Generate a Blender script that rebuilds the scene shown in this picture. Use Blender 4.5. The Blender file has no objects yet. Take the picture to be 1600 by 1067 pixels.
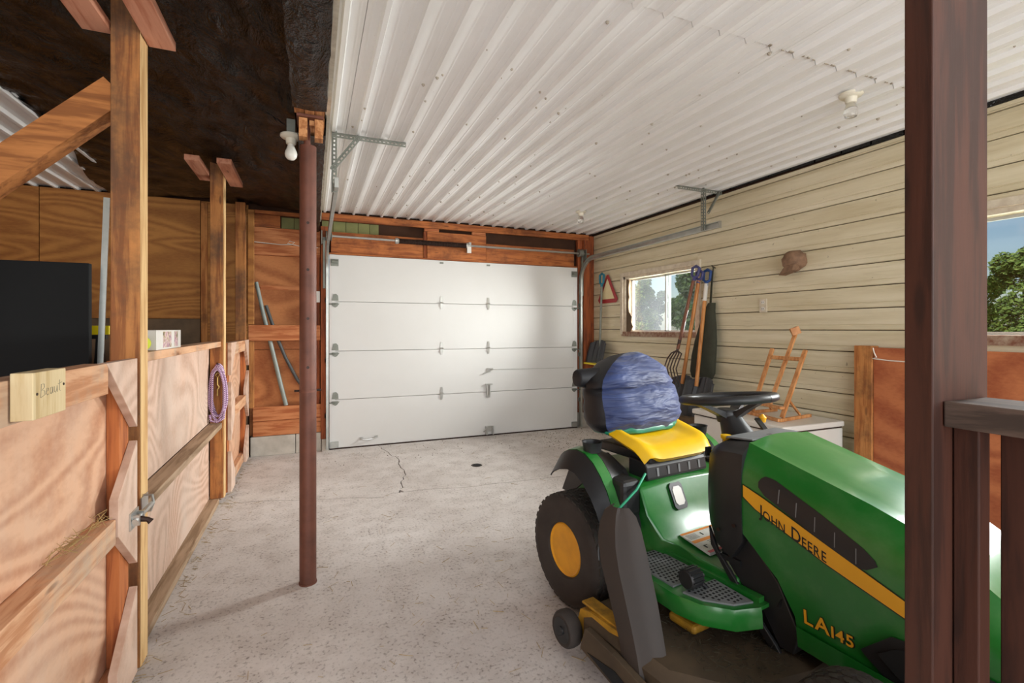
import bpy, bmesh, math, random
from mathutils import Vector, Matrix
random.seed(7)
R = math.radians
PI = math.pi
scene = bpy.context.scene
COL = scene.collection

# ------------------------------------------------------------------ camera, world, lights, exposure
cam_d = bpy.data.cameras.new('camera')
cam_d.sensor_width = 36.0
cam_d.lens = 754.0 / 1600 * 36
cam_d.shift_y = -20.5 / 1600
cam_d.clip_start = 0.02
cam_d.clip_end = 500
cam = bpy.data.objects.new('camera', cam_d)
COL.objects.link(cam)
cam.location = (0, 0, 1.32)
cam.rotation_euler = (R(90), 0, R(-22.5))
scene.camera = cam

world = bpy.data.worlds.new('world')
scene.world = world
world.use_nodes = True
wn = world.node_tree
wn.nodes.clear()
w_out = wn.nodes.new('ShaderNodeOutputWorld')
w_bg = wn.nodes.new('ShaderNodeBackground')
w_sky = wn.nodes.new('ShaderNodeTexSky')
w_sky.sky_type = 'NISHITA'
w_sky.sun_disc = False
w_sky.sun_elevation = R(42)
w_sky.sun_rotation = R(200)
w_sky.altitude = 200
w_bg.inputs['Strength'].default_value = 0.10
wn.links.new(w_sky.outputs[0], w_bg.inputs[0])
wn.links.new(w_bg.outputs[0], w_out.inputs[0])

def area_light(name, loc, target, sx, sy, watts, color, spread=180):
    d = bpy.data.lights.new(name, 'AREA')
    d.shape = 'RECTANGLE'
    d.size, d.size_y = sx, sy
    d.energy = watts
    d.color = color
    d.spread = R(spread)
    o = bpy.data.objects.new(name, d)
    COL.objects.link(o)
    o.location = loc
    o.rotation_euler = (Vector(target) - Vector(loc)).to_track_quat('-Z', 'Y').to_euler()
    return o
# daylight through the open barn doorway behind the photographer, and past the two side windows
area_light('doorway_daylight', (0.6, -2.6, 1.25), (0.9, 3.0, 1.75), 5.6, 2.4, 205, (0.97, 0.985, 1.0))
area_light('window_daylight', (4.75, 4.1, 1.75), (0.0, 2.75, 0.7), 1.0, 1.2, 520, (1.0, 0.985, 0.96))
area_light('window_daylight_near', (4.6, 0.75, 1.9), (1.6, 1.1, 0.8), 1.2, 1.0, 300, (1.0, 0.99, 0.98))
sun_d = bpy.data.lights.new('sun', 'SUN')
sun_d.energy = 2.2
sun_d.angle = R(1)
sun_d.color = (1.0, 0.96, 0.88)
sun = bpy.data.objects.new('sun', sun_d)
COL.objects.link(sun)
sun.rotation_euler = Vector((1.0, 0.12, -0.85)).to_track_quat('-Z', 'Y').to_euler()

vs = scene.view_settings
vs.view_transform = 'Standard'
vs.look = 'None'
vs.exposure = 0.05
vs.gamma = 1.0
vs.use_curve_mapping = False

# ------------------------------------------------------------------ mesh helpers
def tag(o, label=None, cat=None, group=None, kind=None):
    if label: o['label'] = label
    if cat: o['category'] = cat
    if group: o['group'] = group
    if kind: o['kind'] = kind
    return o

class MB:
    def __init__(self):
        self.v = []
        self.f = []
    def add(self, vs_, fs):
        n = len(self.v)
        self.v += [tuple(p) for p in vs_]
        self.f += [tuple(i + n for i in f) for f in fs]
        return self
    def box(self, x0, x1, y0, y1, z0, z1):
        v = [(x, y, z) for x in (x0, x1) for y in (y0, y1) for z in (z0, z1)]
        return self.add(v, [(0, 1, 3, 2), (4, 6, 7, 5), (0, 4, 5, 1), (2, 3, 7, 6), (0, 2, 6, 4), (1, 5, 7, 3)])
    def bar(self, p, q, w, h, up=(0, 0, 1)):
        """box running from p to q, w across, h along up"""
        p, q = Vector(p), Vector(q)
        d = (q - p).normalized()
        s = d.cross(Vector(up)).normalized()
        u = s.cross(d).normalized()
        v = [e + s * a * w / 2 + u * b * h / 2 for e in (p, q) for a in (-1, 1) for b in (-1, 1)]
        return self.add(v, [(0, 1, 3, 2), (4, 6, 7, 5), (0, 4, 5, 1), (2, 3, 7, 6), (0, 2, 6, 4), (1, 5, 7, 3)])
    def prism(self, pts, axis, a0, a1):
        """polygon pts (2-D) extruded along axis 'x','y' or 'z'"""
        def m(p, a):
            if axis == 'x': return (a, p[0], p[1])
            if axis == 'y': return (p[0], a, p[1])
            return (p[0], p[1], a)
        n = len(pts)
        v = [m(p, a0) for p in pts] + [m(p, a1) for p in pts]
        fs = [tuple(range(n))[::-1], tuple(range(n, 2 * n))]
        fs += [(i, (i + 1) % n, n + (i + 1) % n, n + i) for i in range(n)]
        return self.add(v, fs)
    def tube(self, path, r, seg=10, cap=True):
        path = [Vector(p) for p in path]
        n = len(path)
        rs = r if isinstance(r, (list, tuple)) else [r] * n
        ref = None
        vs_ = []
        for i, p in enumerate(path):
            d = (path[min(i + 1, n - 1)] - path[max(i - 1, 0)])
            if d.length < 1e-9: d = Vector((0, 0, 1))
            d.normalize()
            if ref is None:
                ref = d.orthogonal().normalized()
            ref = (ref - d * ref.dot(d))
            if ref.length < 1e-6: ref = d.orthogonal()
            ref.normalize()
            b = d.cross(ref)
            for k in range(seg):
                a = 2 * PI * k / seg
                vs_.append(p + (ref * math.cos(a) + b * math.sin(a)) * rs[i])
        fs = []
        for i in range(n - 1):
            for k in range(seg):
                k2 = (k + 1) % seg
                fs.append((i * seg + k, i * seg + k2, (i + 1) * seg + k2, (i + 1) * seg + k))
        if cap:
            fs.append(tuple(range(seg))[::-1])
            fs.append(tuple((n - 1) * seg + k for k in range(seg)))
        return self.add(vs_, fs)
    def lathe(self, prof, c, axis='z', seg=32):
        """prof: list of (r, h) around an axis through c"""
        c = Vector(c)
        vs_ = []
        for r, h in prof:
            for k in range(seg):
                a = 2 * PI * k / seg
                x, y = r * math.cos(a), r * math.sin(a)
                if axis == 'z': q = (x, y, h)
                elif axis == 'y': q = (x, h, y)
                else: q = (h, x, y)
                vs_.append(c + Vector(q))
        fs = []
        n = len(prof)
        for i in range(n - 1):
            for k in range(seg):
                k2 = (k + 1) % seg
                fs.append((i * seg + k, i * seg + k2, (i + 1) * seg + k2, (i + 1) * seg + k))
        if prof[0][0] > 1e-6: fs.append(tuple(range(seg))[::-1])
        if prof[-1][0] > 1e-6: fs.append(tuple((n - 1) * seg + k for k in range(seg)))
        return self.add(vs_, fs)
    def loft(self, secs, closed=True, cap=True):
        n, m = len(secs), len(secs[0])
        vs_ = [p for s in secs for p in s]
        fs = []
        for i in range(n - 1):
            for k in range(m if closed else m - 1):
                k2 = (k + 1) % m
                fs.append((i * m + k, i * m + k2, (i + 1) * m + k2, (i + 1) * m + k))
        if closed and cap:
            fs.append(tuple(range(m))[::-1])
            fs.append(tuple((n - 1) * m + k for k in range(m)))
        return self.add(vs_, fs)
    def shell(self, grid, th):
        """open grid of points thickened along its normals"""
        n, m = len(grid), len(grid[0])
        G = [[Vector(p) for p in r] for r in grid]
        top, bot = [], []
        for i in range(n):
            for j in range(m):
                du = G[min(i + 1, n - 1)][j] - G[max(i - 1, 0)][j]
                dv = G[i][min(j + 1, m - 1)] - G[i][max(j - 1, 0)]
                nn = du.cross(dv)
                if nn.length > 1e-12: nn.normalize()
                top.append(G[i][j])
                bot.append(G[i][j] - nn * th)
        N = n * m
        fs = []
        for i in range(n - 1):
            for j in range(m - 1):
                q = (i * m + j, i * m + j + 1, (i + 1) * m + j + 1, (i + 1) * m + j)
                fs.append(q[::-1])
                fs.append(tuple(N + k for k in q))
        ring = [j for j in range(m)] + [i * m + m - 1 for i in range(1, n)] + [(n - 1) * m + j for j in range(m - 2, -1, -1)] + [i * m for i in range(n - 2, 0, -1)]
        for a, b in zip(ring, ring[1:] + ring[:1]):
            fs.append((a, b, N + b, N + a))
        return self.add(top + bot, fs)
    def build(self, name, mat, parent=None, smooth=None, origin=None, bevel=0, fixn=True):
        me = bpy.data.meshes.new(name)
        V = self.v
        if parent is None and origin is None and V:
            xs, ys, zs = zip(*V)
            origin = ((min(xs) + max(xs)) / 2, (min(ys) + max(ys)) / 2, min(zs))
        if origin is None: origin = (0, 0, 0)
        if parent is not None and parent.get('_o') is not None:
            po = parent['_o']
            origin = (po[0], po[1], po[2])
        ox, oy, oz = origin
        me.from_pydata([(x - ox, y - oy, z - oz) for x, y, z in V], [], self.f)
        bm = bmesh.new()
        bm.from_mesh(me)
        if fixn: bmesh.ops.recalc_face_normals(bm, faces=bm.faces)
        if smooth is not None:
            for f in bm.faces: f.smooth = True
            for e in bm.edges:
                if len(e.link_faces) == 2 and e.calc_face_angle(0) > R(smooth): e.smooth = False
        bm.to_mesh(me)
        bm.free()
        me.materials.append(mat)
        o = bpy.data.objects.new(name, me)
        COL.objects.link(o)
        if parent is None:
            o.location = origin
            o['_o'] = origin
        else:
            o.parent = parent
            if parent.get('_o') is not None: o['_o'] = parent['_o']
        if bevel:
            b = o.modifiers.new('bevel', 'BEVEL')
            b.width = bevel
            b.segments = 2
            b.limit_method = 'ANGLE'
            b.angle_limit = R(40)
        return o

def empty(name, loc, label, cat, group=None, rz=None):
    """an Empty at a thing's base; parts are given in world coordinates unless rz is set (then local)"""
    o = bpy.data.objects.new(name, None)
    COL.objects.link(o)
    o.empty_display_size = 0.1
    o.location = loc
    if rz is None:
        o['_o'] = loc
    else:
        o.rotation_euler = (0, 0, rz)
    return tag(o, label, cat, group)

def struct(o):
    o['kind'] = 'structure'
    return o

def copy_tree(o, parent=None, loc=None):
    c = o.copy()
    COL.objects.link(c)
    c.parent = parent
    if loc is not None: c.location = loc
    for ch in o.children: copy_tree(ch, c)
    return c

# ------------------------------------------------------------------ material helpers
def lin(h):
    h = h.lstrip('#')
    c = [int(h[i:i + 2], 16) / 255 for i in (0, 2, 4)]
    return tuple(x / 12.92 if x <= 0.04045 else ((x + 0.055) / 1.055) ** 2.4 for x in c) + (1,)

class NT:
    def __init__(self, name):
        self.m = bpy.data.materials.new(name)
        self.m.use_nodes = True
        self.t = self.m.node_tree
        self.b = self.t.nodes['Principled BSDF']
        self._tc = None
    def n(self, typ, **kw):
        nd = self.t.nodes.new(typ)
        for k, v in kw.items():
            if k.startswith('i_'): nd.inputs[k[2:].replace('_', ' ')].default_value = v
            else: setattr(nd, k, v)
        return nd
    def l(self, a, b): self.t.links.new(a, b)
    def coord(self, scale=(1, 1, 1), rnd=True):
        tc = self.n('ShaderNodeTexCoord')
        mp = self.n('ShaderNodeMapping')
        mp.inputs['Scale'].default_value = scale
        src = tc.outputs['Object']
        if rnd:
            oi = self.n('ShaderNodeObjectInfo')
            mu = self.n('ShaderNodeVectorMath', operation='SCALE')
            cb = self.n('ShaderNodeCombineXYZ')
            for k in range(3): self.l(oi.outputs['Random'], cb.inputs[k])
            self.l(cb.outputs[0], mu.inputs[0])
            mu.inputs['Scale'].default_value = 23.0
            ad = self.n('ShaderNodeVectorMath', operation='ADD')
            self.l(src, ad.inputs[0])
            self.l(mu.outputs[0], ad.inputs[1])
            src = ad.outputs[0]
        self.l(src, mp.inputs[0])
        return mp.outputs[0]
    def noise(self, co, scale, detail=4, rough=0.55, dist=0):
        nd = self.n('ShaderNodeTexNoise')
        nd.inputs['Scale'].default_value = scale
        nd.inputs['Detail'].default_value = detail
        nd.inputs['Roughness'].default_value = rough
        nd.inputs['Distortion'].default_value = dist
        self.l(co, nd.inputs['Vector'])
        return nd.outputs[0]
    def ramp(self, fac, stops):
        nd = self.n('ShaderNodeValToRGB')
        e = nd.color_ramp.elements
        while len(e) > 1: e.remove(e[-1])
        e[0].position, e[0].color = stops[0]
        for p, c in stops[1:]:
            x = e.new(p)
            x.color = c
        self.l(fac, nd.inputs[0])
        return nd.outputs[0]
    def mix(self, fac, a, b, mode='MIX'):
        nd = self.n('ShaderNodeMix', data_type='RGBA', blend_type=mode)
        for s, x in ((0, fac), (6, a), (7, b)):
            if isinstance(x, (int, float)): nd.inputs[s].default_value = x
            elif isinstance(x, tuple): nd.inputs[s].default_value = x
            else: self.l(x, nd.inputs[s])
        return nd.outputs[2]
    def math(self, op, a, b=0.0):
        nd = self.n('ShaderNodeMath', operation=op)
        for s, x in ((0, a), (1, b)):
            if isinstance(x, (int, float)): nd.inputs[s].default_value = x
            else: self.l(x, nd.inputs[s])
        return nd.outputs[0]
    def bump(self, h, strength=0.3, dist=0.01):
        nd = self.n('ShaderNodeBump')
        nd.inputs['Strength'].default_value = strength
        nd.inputs['Distance'].default_value = dist
        self.l(h, nd.inputs['Height'])
        self.l(nd.outputs[0], self.b.inputs['Normal'])
    def out(self, color=None, rough=0.6, metal=0.0, spec=None):
        if color is not None:
            if isinstance(color, tuple): self.b.inputs['Base Color'].default_value = color
            else: self.l(color, self.b.inputs['Base Color'])
        if isinstance(rough, (int, float)): self.b.inputs['Roughness'].default_value = rough
        else: self.l(rough, self.b.inputs['Roughness'])
        self.b.inputs['Metallic'].default_value = metal
        if spec is not None: self.b.inputs['Specular IOR Level'].default_value = spec
        return self.m

W1, K1 = (1, 1, 1, 1), (0, 0, 0, 1)

def wood(name, c_light, c_dark, axis='z', knots=True, stain=None, rough=0.75, fine=1.0, stain_amt=0.0):
    """sawn timber: streaks along axis, soft growth bands, dark knots"""
    t = NT(name)
    s = {'x': (1.2, 14, 14), 'y': (14, 1.2, 14), 'z': (14, 14, 1.2)}[axis]
    co = t.coord(s)
    g = t.noise(co, 2.2 * fine, 6, 0.62, 0.4)
    c2 = t.coord((1, 1, 1))
    big = t.noise(c2, 1.7, 3)
    col = t.ramp(g, [(0.30, t_mix(c_dark, '#1c0e06', 0.18)), (0.42, lin(c_dark)), (0.52, t_mix(c_light, c_dark, 0.3)), (0.64, lin(c_light))])
    col = t.mix(t.math('MULTIPLY', big, 0.35), col, t_mix(c_light, c_dark, 0.9))
    if knots:
        vo = t.n('ShaderNodeTexVoronoi')
        s2 = {'x': (1.6, 7, 7), 'y': (7, 1.6, 7), 'z': (7, 7, 1.6)}[axis]
        t.l(t.coord(s2), vo.inputs['Vector'])
        vo.inputs['Scale'].default_value = 1.5
        k = t.ramp(vo.outputs['Distance'], [(0.0, W1), (0.055, W1), (0.10, K1)])
        col = t.mix(t.math('MULTIPLY', k, 0.75), col, t_mix(c_dark, '#20100a', 0.55))
    if stain:
        st = t.ramp(t.noise(t.coord((1, 1, 1)), 2.6, 6, 0.7), [(0.5 - stain_amt * .12, K1), (0.64, W1)])
        col = t.mix(t.math('MULTIPLY', st, 0.6 + .25 * stain_amt), col, lin(stain))
    t.bump(g, 0.25, 0.004)
    return t.out(col, rough)

def t_mix(a, b, f):
    a, b = lin(a), lin(b)
    return tuple(a[i] * (1 - f) + b[i] * f for i in range(4))

def ply(name, c_light, c_dark, wash=None, wash_amt=0.5, stretch=(1, 1, 1), rings=26, rough=0.7):
    """rotary-cut veneer: contour-like cathedral grain, knots and a weathered wash"""
    t = NT(name)
    co = t.coord(stretch)
    f = t.noise(co, 1.15, 1.2, 0.4, 0.5)
    rg = t.math('SINE', t.math('MULTIPLY', f, rings * 6.283))
    rg = t.math('MULTIPLY_ADD', rg, 0.5)
    t.t.nodes[-1].inputs[2].default_value = 0.5
    fine = t.noise(t.coord(tuple(20 * x for x in stretch)), 2.0, 5, 0.6)
    m = t.math('ADD', t.math('MULTIPLY', rg, 0.42), t.math('MULTIPLY', fine, 0.62))
    col = t.ramp(m, [(0.22, lin(c_dark)), (0.72, lin(c_light))])
    if wash:
        wv = t.ramp(t.noise(t.coord((1, 1, 0.6)), 1.9, 6, 0.7), [(0.38, K1), (0.72, W1)])
        col = t.mix(t.math('MULTIPLY', wv, wash_amt), col, lin(wash))
    vo = t.n('ShaderNodeTexVoronoi')
    t.l(t.coord((1, 1, 1)), vo.inputs['Vector'])
    vo.inputs['Scale'].default_value = 3.1
    k = t.ramp(vo.outputs['Distance'], [(0.0, W1), (0.05, W1), (0.09, K1)])
    col = t.mix(t.math('MULTIPLY', k, 0.55), col, t_mix(c_dark, '#30160c', 0.5))
    t.bump(m, 0.2, 0.002)
    return t.out(col, rough)

def plain(name, c, rough=0.5, metal=0.0, var=0.12, scale=8, bump=0.0, dark=None, spec=None):
    t = NT(name)
    n = t.noise(t.coord((1, 1, 1)), scale, 5, 0.6)
    d = dark or '#000000'
    col = t.mix(t.math('MULTIPLY', t.ramp(n, [(0.35, K1), (0.75, W1)]), var), lin(c), lin(d))
    if bump: t.bump(n, bump, 0.003)
    return t.out(col, rough, metal, spec)

M = {}
# timber
M['stud_z'] = wood('stud_timber', '#c98a4c', '#9c5d2b', 'z', stain='#5a3a20')
M['post_z'] = wood('post_timber', '#c08044', '#8c5226', 'z', stain='#4c3828', stain_amt=0.6)
M['stud_y'] = wood('rail_timber', '#d9a878', '#b27a4c', 'y')
M['stud_x'] = wood('board_timber', '#c4763c', '#8d4a20', 'x', stain='#5d3013')
M['stud_xl'] = wood('sill_timber', '#cf8a58', '#a75c30', 'x')
M['pink_y'] = wood('plate_timber', '#d69a7c', '#b87456', 'y')
M['edge_z'] = wood('pale_timber', '#e0bd86', '#bf925c', 'z', knots=False)
M['gate_z'] = wood('gate_timber', '#c0723c', '#8d4820', 'z')
M['gate_y'] = wood('gate_rail_timber', '#dcae88', '#b98058', 'y', stain='#a89a88')
M['dust_y'] = wood('dusty_rail_timber', '#b89c80', '#8f7458', 'y')
M['brace'] = wood('brace_timber', '#bd7a40', '#8a5224', 'x')
M['brown_z'] = wood('stained_timber', '#4f2a1c', '#341a10', 'z', rough=0.6)
M['grey_x'] = wood('weathered_timber', '#6e5a4e', '#43362e', 'y')
M['jamb_z'] = wood('jamb_timber', '#a8582a', '#6f3315', 'z')
M['block'] = wood('beam_timber', '#d59b66', '#a4683a', 'y')
M['easel'] = wood('easel_wood', '#dca068', '#b87840', 'z', knots=False, rough=0.5)
M['handle'] = wood('handle_wood', '#d09050', '#a8682e', 'z', knots=False, rough=0.5)
M['handle_dark'] = wood('dark_handle_wood', '#8a5538', '#5a3020', 'z', knots=False, rough=0.5)
# sheet goods
M['ply_gate'] = ply('gate_plywood', '#d6a582', '#b37a56', wash='#cdb6a2', wash_amt=0.6, stretch=(1, 0.7, 1.3), rings=34)
M['ply_pale'] = ply('gusset_plywood', '#d2b09a', '#b48e76', wash='#d0c0b2', wash_amt=0.6)
M['ply_wall'] = ply('wall_plywood', '#b57c3c', '#8d5723', wash='#7c4c20', wash_amt=0.35, stretch=(0.5, 1, 2.6), rings=13)
M['ply_red'] = ply('red_plywood', '#bd7044', '#974c2a', stretch=(1, 0.7, 1.7), rings=9)
M['ply_door'] = ply('bay_plywood', '#c07c48', '#98562a', stretch=(0.7, 1, 1.5), rings=7)
# ------------------------------------------------------------------ more materials
def concrete():
    t = NT('concrete_floor')
    co = t.coord((1, 1, 1), rnd=False)
    big = t.noise(co, 0.9, 5, 0.6)
    mid = t.noise(co, 6, 6, 0.7)
    sp = t.noise(co, 60, 3, 0.6)
    col = t.ramp(big, [(0.3, lin('#bfb6b0')), (0.55, lin('#d4cdc8')), (0.75, lin('#dfdad6'))])
    col = t.mix(t.math('MULTIPLY', t.ramp(mid, [(0.45, K1), (0.75, W1)]), 0.45), col, lin('#9a8b80'))
    k = t.ramp(sp, [(0.34, W1), (0.46, K1)])
    col = t.mix(t.math('MULTIPLY', k, t.ramp(mid, [(0.35, (0.1, 0.1, 0.1, 1)), (0.65, (0.75, 0.75, 0.75, 1))])), col, lin('#5e5148'))
    w = t.ramp(t.noise(co, 120, 2), [(0.62, K1), (0.75, W1)])
    col = t.mix(t.math('MULTIPLY', w, 0.4), col, lin('#e4dcd4'))
    t.bump(t.math('ADD', t.math('MULTIPLY', sp, 0.7), mid), 0.35, 0.004)
    return t.out(col, 0.85)
M['floor'] = concrete()

def siding():
    t = NT('siding_paint')
    co = t.coord((1, 1, 1))
    col = t.ramp(t.noise(t.coord((3, 0.5, 6)), 2.0, 5, 0.6), [(0.3, lin('#c6b896')), (0.55, lin('#d8cdb0')), (0.75, lin('#e4dac2'))])
    streak = t.ramp(t.noise(t.coord((2, 1.2, 22)), 3.0, 5, 0.6), [(0.58, K1), (0.75, W1)])
    col = t.mix(t.math('MULTIPLY', streak, 0.3), col, lin('#8f7a50'))
    spots = t.ramp(t.noise(co, 26, 3, 0.6), [(0.70, K1), (0.76, W1)])
    col = t.mix(t.math('MULTIPLY', spots, 0.6), col, lin('#5a4630'))
    t.bump(t.noise(t.coord((2, 1.5, 22)), 3.0, 5, 0.6), 0.18, 0.004)
    return t.out(col, 0.65)
M['siding'] = siding()

def metal_sheet():
    t = NT('white_steel_sheet')
    co = t.coord((1, 1, 1))
    col = t.ramp(t.noise(t.coord((2, 0.6, 2)), 2.4, 5, 0.6), [(0.3, lin('#efeeeb')), (0.7, lin('#f8f8f7'))])
    s = t.ramp(t.noise(co, 30, 4, 0.7), [(0.70, K1), (0.78, W1)])
    col = t.mix(t.math('MULTIPLY', s, 0.5), col, lin('#8f8674'))
    st = t.ramp(t.noise(t.coord((9, 0.5, 1)), 1.6, 5, 0.65), [(0.60, K1), (0.74, W1)])
    col = t.mix(t.math('MULTIPLY', st, 0.16), col, lin('#a2947c'))
    return t.out(col, 0.45)
M['sheet'] = metal_sheet()
M['rib_dirt'] = plain('dusty_rib', '#b3aa9b', 0.8, var=0.6, dark='#7c6c58', scale=14)

def black_film():
    t = NT('black_plastic_film')
    n = t.noise(t.coord((3, 1.5, 3)), 3.0, 6, 0.65, 0.6)
    d = t.ramp(t.noise(t.coord((1, 1, 1)), 1.6, 6, 0.7), [(0.5, K1), (0.8, W1)])
    col = t.mix(t.math('MULTIPLY', d, 0.2), lin('#070707'), lin('#2a1f18'))
    sk = t.ramp(t.noise(t.coord((9, 1.6, 4)), 3.5, 6, 0.75, 1.5), [(0.63, K1), (0.70, W1)])
    col = t.mix(t.math('MULTIPLY', sk, 0.45), col, lin('#6e655e'))  # pale streaks paint glints of light into the film colour
    t.bump(n, 1.0, 0.06)
    return t.out(col, 0.2)
M['film'] = black_film()
M['fleck'] = plain('film_dust', '#8a8078', 0.8)

def glass():
    m = bpy.data.materials.new('window_glass')
    m.use_nodes = True
    t = m.node_tree
    t.nodes.clear()
    o = t.nodes.new('ShaderNodeOutputMaterial')
    tr = t.nodes.new('ShaderNodeBsdfTransparent')
    tr.inputs[0].default_value = (0.96, 0.98, 0.98, 1)
    gl = t.nodes.new('ShaderNodeBsdfGlossy')
    gl.inputs['Roughness'].default_value = 0.05
    mx = t.nodes.new('ShaderNodeMixShader')
    mx.inputs[0].default_value = 0.05
    t.links.new(tr.outputs[0], mx.inputs[1])
    t.links.new(gl.outputs[0], mx.inputs[2])
    t.links.new(mx.outputs[0], o.inputs[0])
    return m
M['glass'] = glass()
def dusty_glass():
    m = M['glass'].copy()
    m.name = 'dusty_window_glass'
    t = m.node_tree
    o = [n for n in t.nodes if n.type == 'OUTPUT_MATERIAL'][0]
    mx = o.inputs[0].links[0].from_node
    df = t.nodes.new('ShaderNodeBsdfTranslucent')
    df.inputs[0].default_value = (0.5, 0.53, 0.56, 1)
    tc = t.nodes.new('ShaderNodeTexCoord')
    nz = t.nodes.new('ShaderNodeTexNoise')
    nz.inputs['Scale'].default_value = 3
    rp = t.nodes.new('ShaderNodeMapRange')
    rp.inputs[1].default_value, rp.inputs[2].default_value = 0.3, 0.75
    rp.inputs[3].default_value, rp.inputs[4].default_value = 0.012, 0.020
    m2 = t.nodes.new('ShaderNodeMixShader')
    t.links.new(tc.outputs['Object'], nz.inputs['Vector'])
    t.links.new(nz.outputs[0], rp.inputs[0])
    t.links.new(rp.outputs[0], m2.inputs[0])
    t.links.new(mx.outputs[0], m2.inputs[1])
    t.links.new(df.outputs[0], m2.inputs[2])
    t.links.new(m2.outputs[0], o.inputs[0])
    return m
M['glass_dust'] = dusty_glass()

M['cblock'] = plain('concrete_block', '#c3bdb2', 0.9, var=0.5, dark='#857c70', scale=9, bump=0.4)
M['white'] = plain('white_door_steel', '#d8d7d4', 0.6, var=0.06, dark='#a09a8c', scale=3)
M['offwhite'] = plain('white_enamel', '#dedad2', 0.35, var=0.15, dark='#a89c88', scale=5)
M['galv'] = plain('galvanised_steel', '#b9bbb6', 0.38, 0.85, var=0.35, dark='#6c6e68', scale=12)
M['galv_dull'] = plain('dull_galvanised_steel', '#8c8f86', 0.55, 0.6, var=0.4, dark='#50524a', scale=14)
M['steel'] = plain('zinc_plated_steel', '#c6c6c2', 0.3, 0.9, var=0.2, dark='#77756e', scale=20)
M['spring'] = plain('oiled_spring_steel', '#3c2a22', 0.5, 0.5, var=0.5, dark='#140c08', scale=20)
M['rust'] = plain('rusty_red_paint', '#6f4232', 0.55, 0.15, var=0.6, dark='#3c1f15', scale=11, bump=0.25)
M['dark'] = plain('dark_gap_board', '#4a2d1a', 0.9, var=0.5, dark='#1c0f08', scale=6)
M['olive'] = plain('olive_siding_back', '#8a8c58', 0.8, var=0.5, dark='#5a5a38', scale=5)
M['greyply'] = plain('stained_grey_board', '#6f5a44', 0.9, var=0.7, dark='#3f352a', scale=5)
M['porcelain'] = plain('porcelain', '#e6e0ce', 0.3, var=0.1, dark='#8c8060')
M['bulb'] = plain('frosted_bulb', '#f2f0e6', 0.35, var=0.04)
M['cream'] = plain('cream_trim', '#d8cdb8', 0.7, var=0.5, dark='#8a6a50', scale=18)
M['redsill'] = plain('flaking_red_brown_paint', '#7a4c38', 0.8, var=0.8, dark='#c4b49c', scale=22)
M['alu'] = plain('window_aluminium', '#c4c6c4', 0.4, 0.3, var=0.3, dark='#7c7c78')
M['whitecord'] = plain('white_cord', '#e6ded0', 0.8)
M['pencil'] = plain('pencil', '#8a8270', 0.9)
M['straw'] = plain('straw', '#b49a64', 0.9, var=0.5, dark='#6b5530', scale=30)
M['blackfoam'] = plain('black_board', '#0e1011', 0.9, var=0.3, dark='#050505', scale=60)

# ------------------------------------------------------------------ floor: three slabs with cracked joints
random.seed(11)
def jag(p, n, amp):
    out = []
    for (x0, y0), (x1, y1) in zip(p, p[1:]):
        for k in range(n):
            t = k / n
            j = 0 if k == 0 else random.uniform(-amp, amp)
            d = math.hypot(x1 - x0, y1 - y0)
            nx, ny = -(y1 - y0) / d, (x1 - x0) / d
            out.append((x0 + (x1 - x0) * t + nx * j, y0 + (y1 - y0) * t + ny * j))
    out.append(p[-1])
    return out
crackA = jag([(-3.3, 4.5), (-0.9, 4.24), (-0.4, 4.15), (0.043, 4.017), (0.52, 3.872), (0.60, 3.945), (0.66, 3.94)], 5, 0.012)
crackA2 = jag([(0.66, 3.94), (0.834, 3.93), (1.138, 3.858), (1.587, 3.831), (2.143, 3.817), (3.6, 3.77)], 6, 0.010)
crackB = jag([(0.66, 3.94), (0.70, 4.15), (0.779, 4.382), (0.78, 4.7), (0.80, 5.0), (0.75, 5.2), (0.70, 5.43), (0.69, 5.75)], 4, 0.016)
g = 0.0042
floor = MB().box(-3.3, 3.6, -4.0, 5.75, -0.09, -0.014).build('floor', M['dark'], origin=(0, 0, 0))
struct(floor)
near = [(-3.3, -4.0), (3.6, -4.0)] + [(x, y - g) for x, y in (crackA + crackA2[1:])][::-1]
MB().prism(near, 'z', -0.05, 0).build('slab', M['floor'], floor)
left = [(x, y + g) for x, y in crackA[:-1]] + [(x - g, y) for x, y in crackB[1:]] + [(-3.3, 5.75)]
MB().prism(left, 'z', -0.05, 0).build('slab', M['floor'], floor)
right = [(x, y + g) for x, y in crackA2[1:]] + [(3.6, 5.75)] + [(x + g, y) for x, y in crackB[1:]][::-1]
MB().prism(right, 'z', -0.05, 0).build('slab', M['floor'], floor)

# ------------------------------------------------------------------ ceiling: ribbed steel sheets
ceil = MB().box(-3.3, 3.62, -1.6, 5.75, 2.645, 2.72).build('ceiling', M['dark'], origin=(0, 0, 0))
struct(ceil)
def sheet_profile(x0, x1, zoff=0.0):
    p = []
    k0 = math.ceil((x0 - 0.277) / 0.15 - 1e-6)
    x = 0.277 + 0.15 * k0
    p.append((x0, 2.60 + zoff))
    while x < x1 - 0.01:
        for b in (-0.052,):
            if x + b - 0.01 > x0: p += [(x + b - 0.007, 2.60 + zoff), (x + b, 2.598 + zoff), (x + b + 0.007, 2.60 + zoff)]
        if x - 0.023 > x0 and x + 0.023 < x1:
            p += [(x - 0.017, 2.60 + zoff), (x - 0.010, 2.577 + zoff), (x + 0.010, 2.577 + zoff), (x + 0.017, 2.60 + zoff)]
        if x + 0.06 < x1: p += [(x + 0.045, 2.60 + zoff), (x + 0.052, 2.598 + zoff), (x + 0.059, 2.60 + zoff)]
        x += 0.15
    p.append((x1, 2.60 + zoff))
    p += [(x1, 2.64), (x0, 2.64)]
    return p
bounds = [0.06, 0.202, 1.102, 2.002, 2.902, 3.535]
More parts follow.
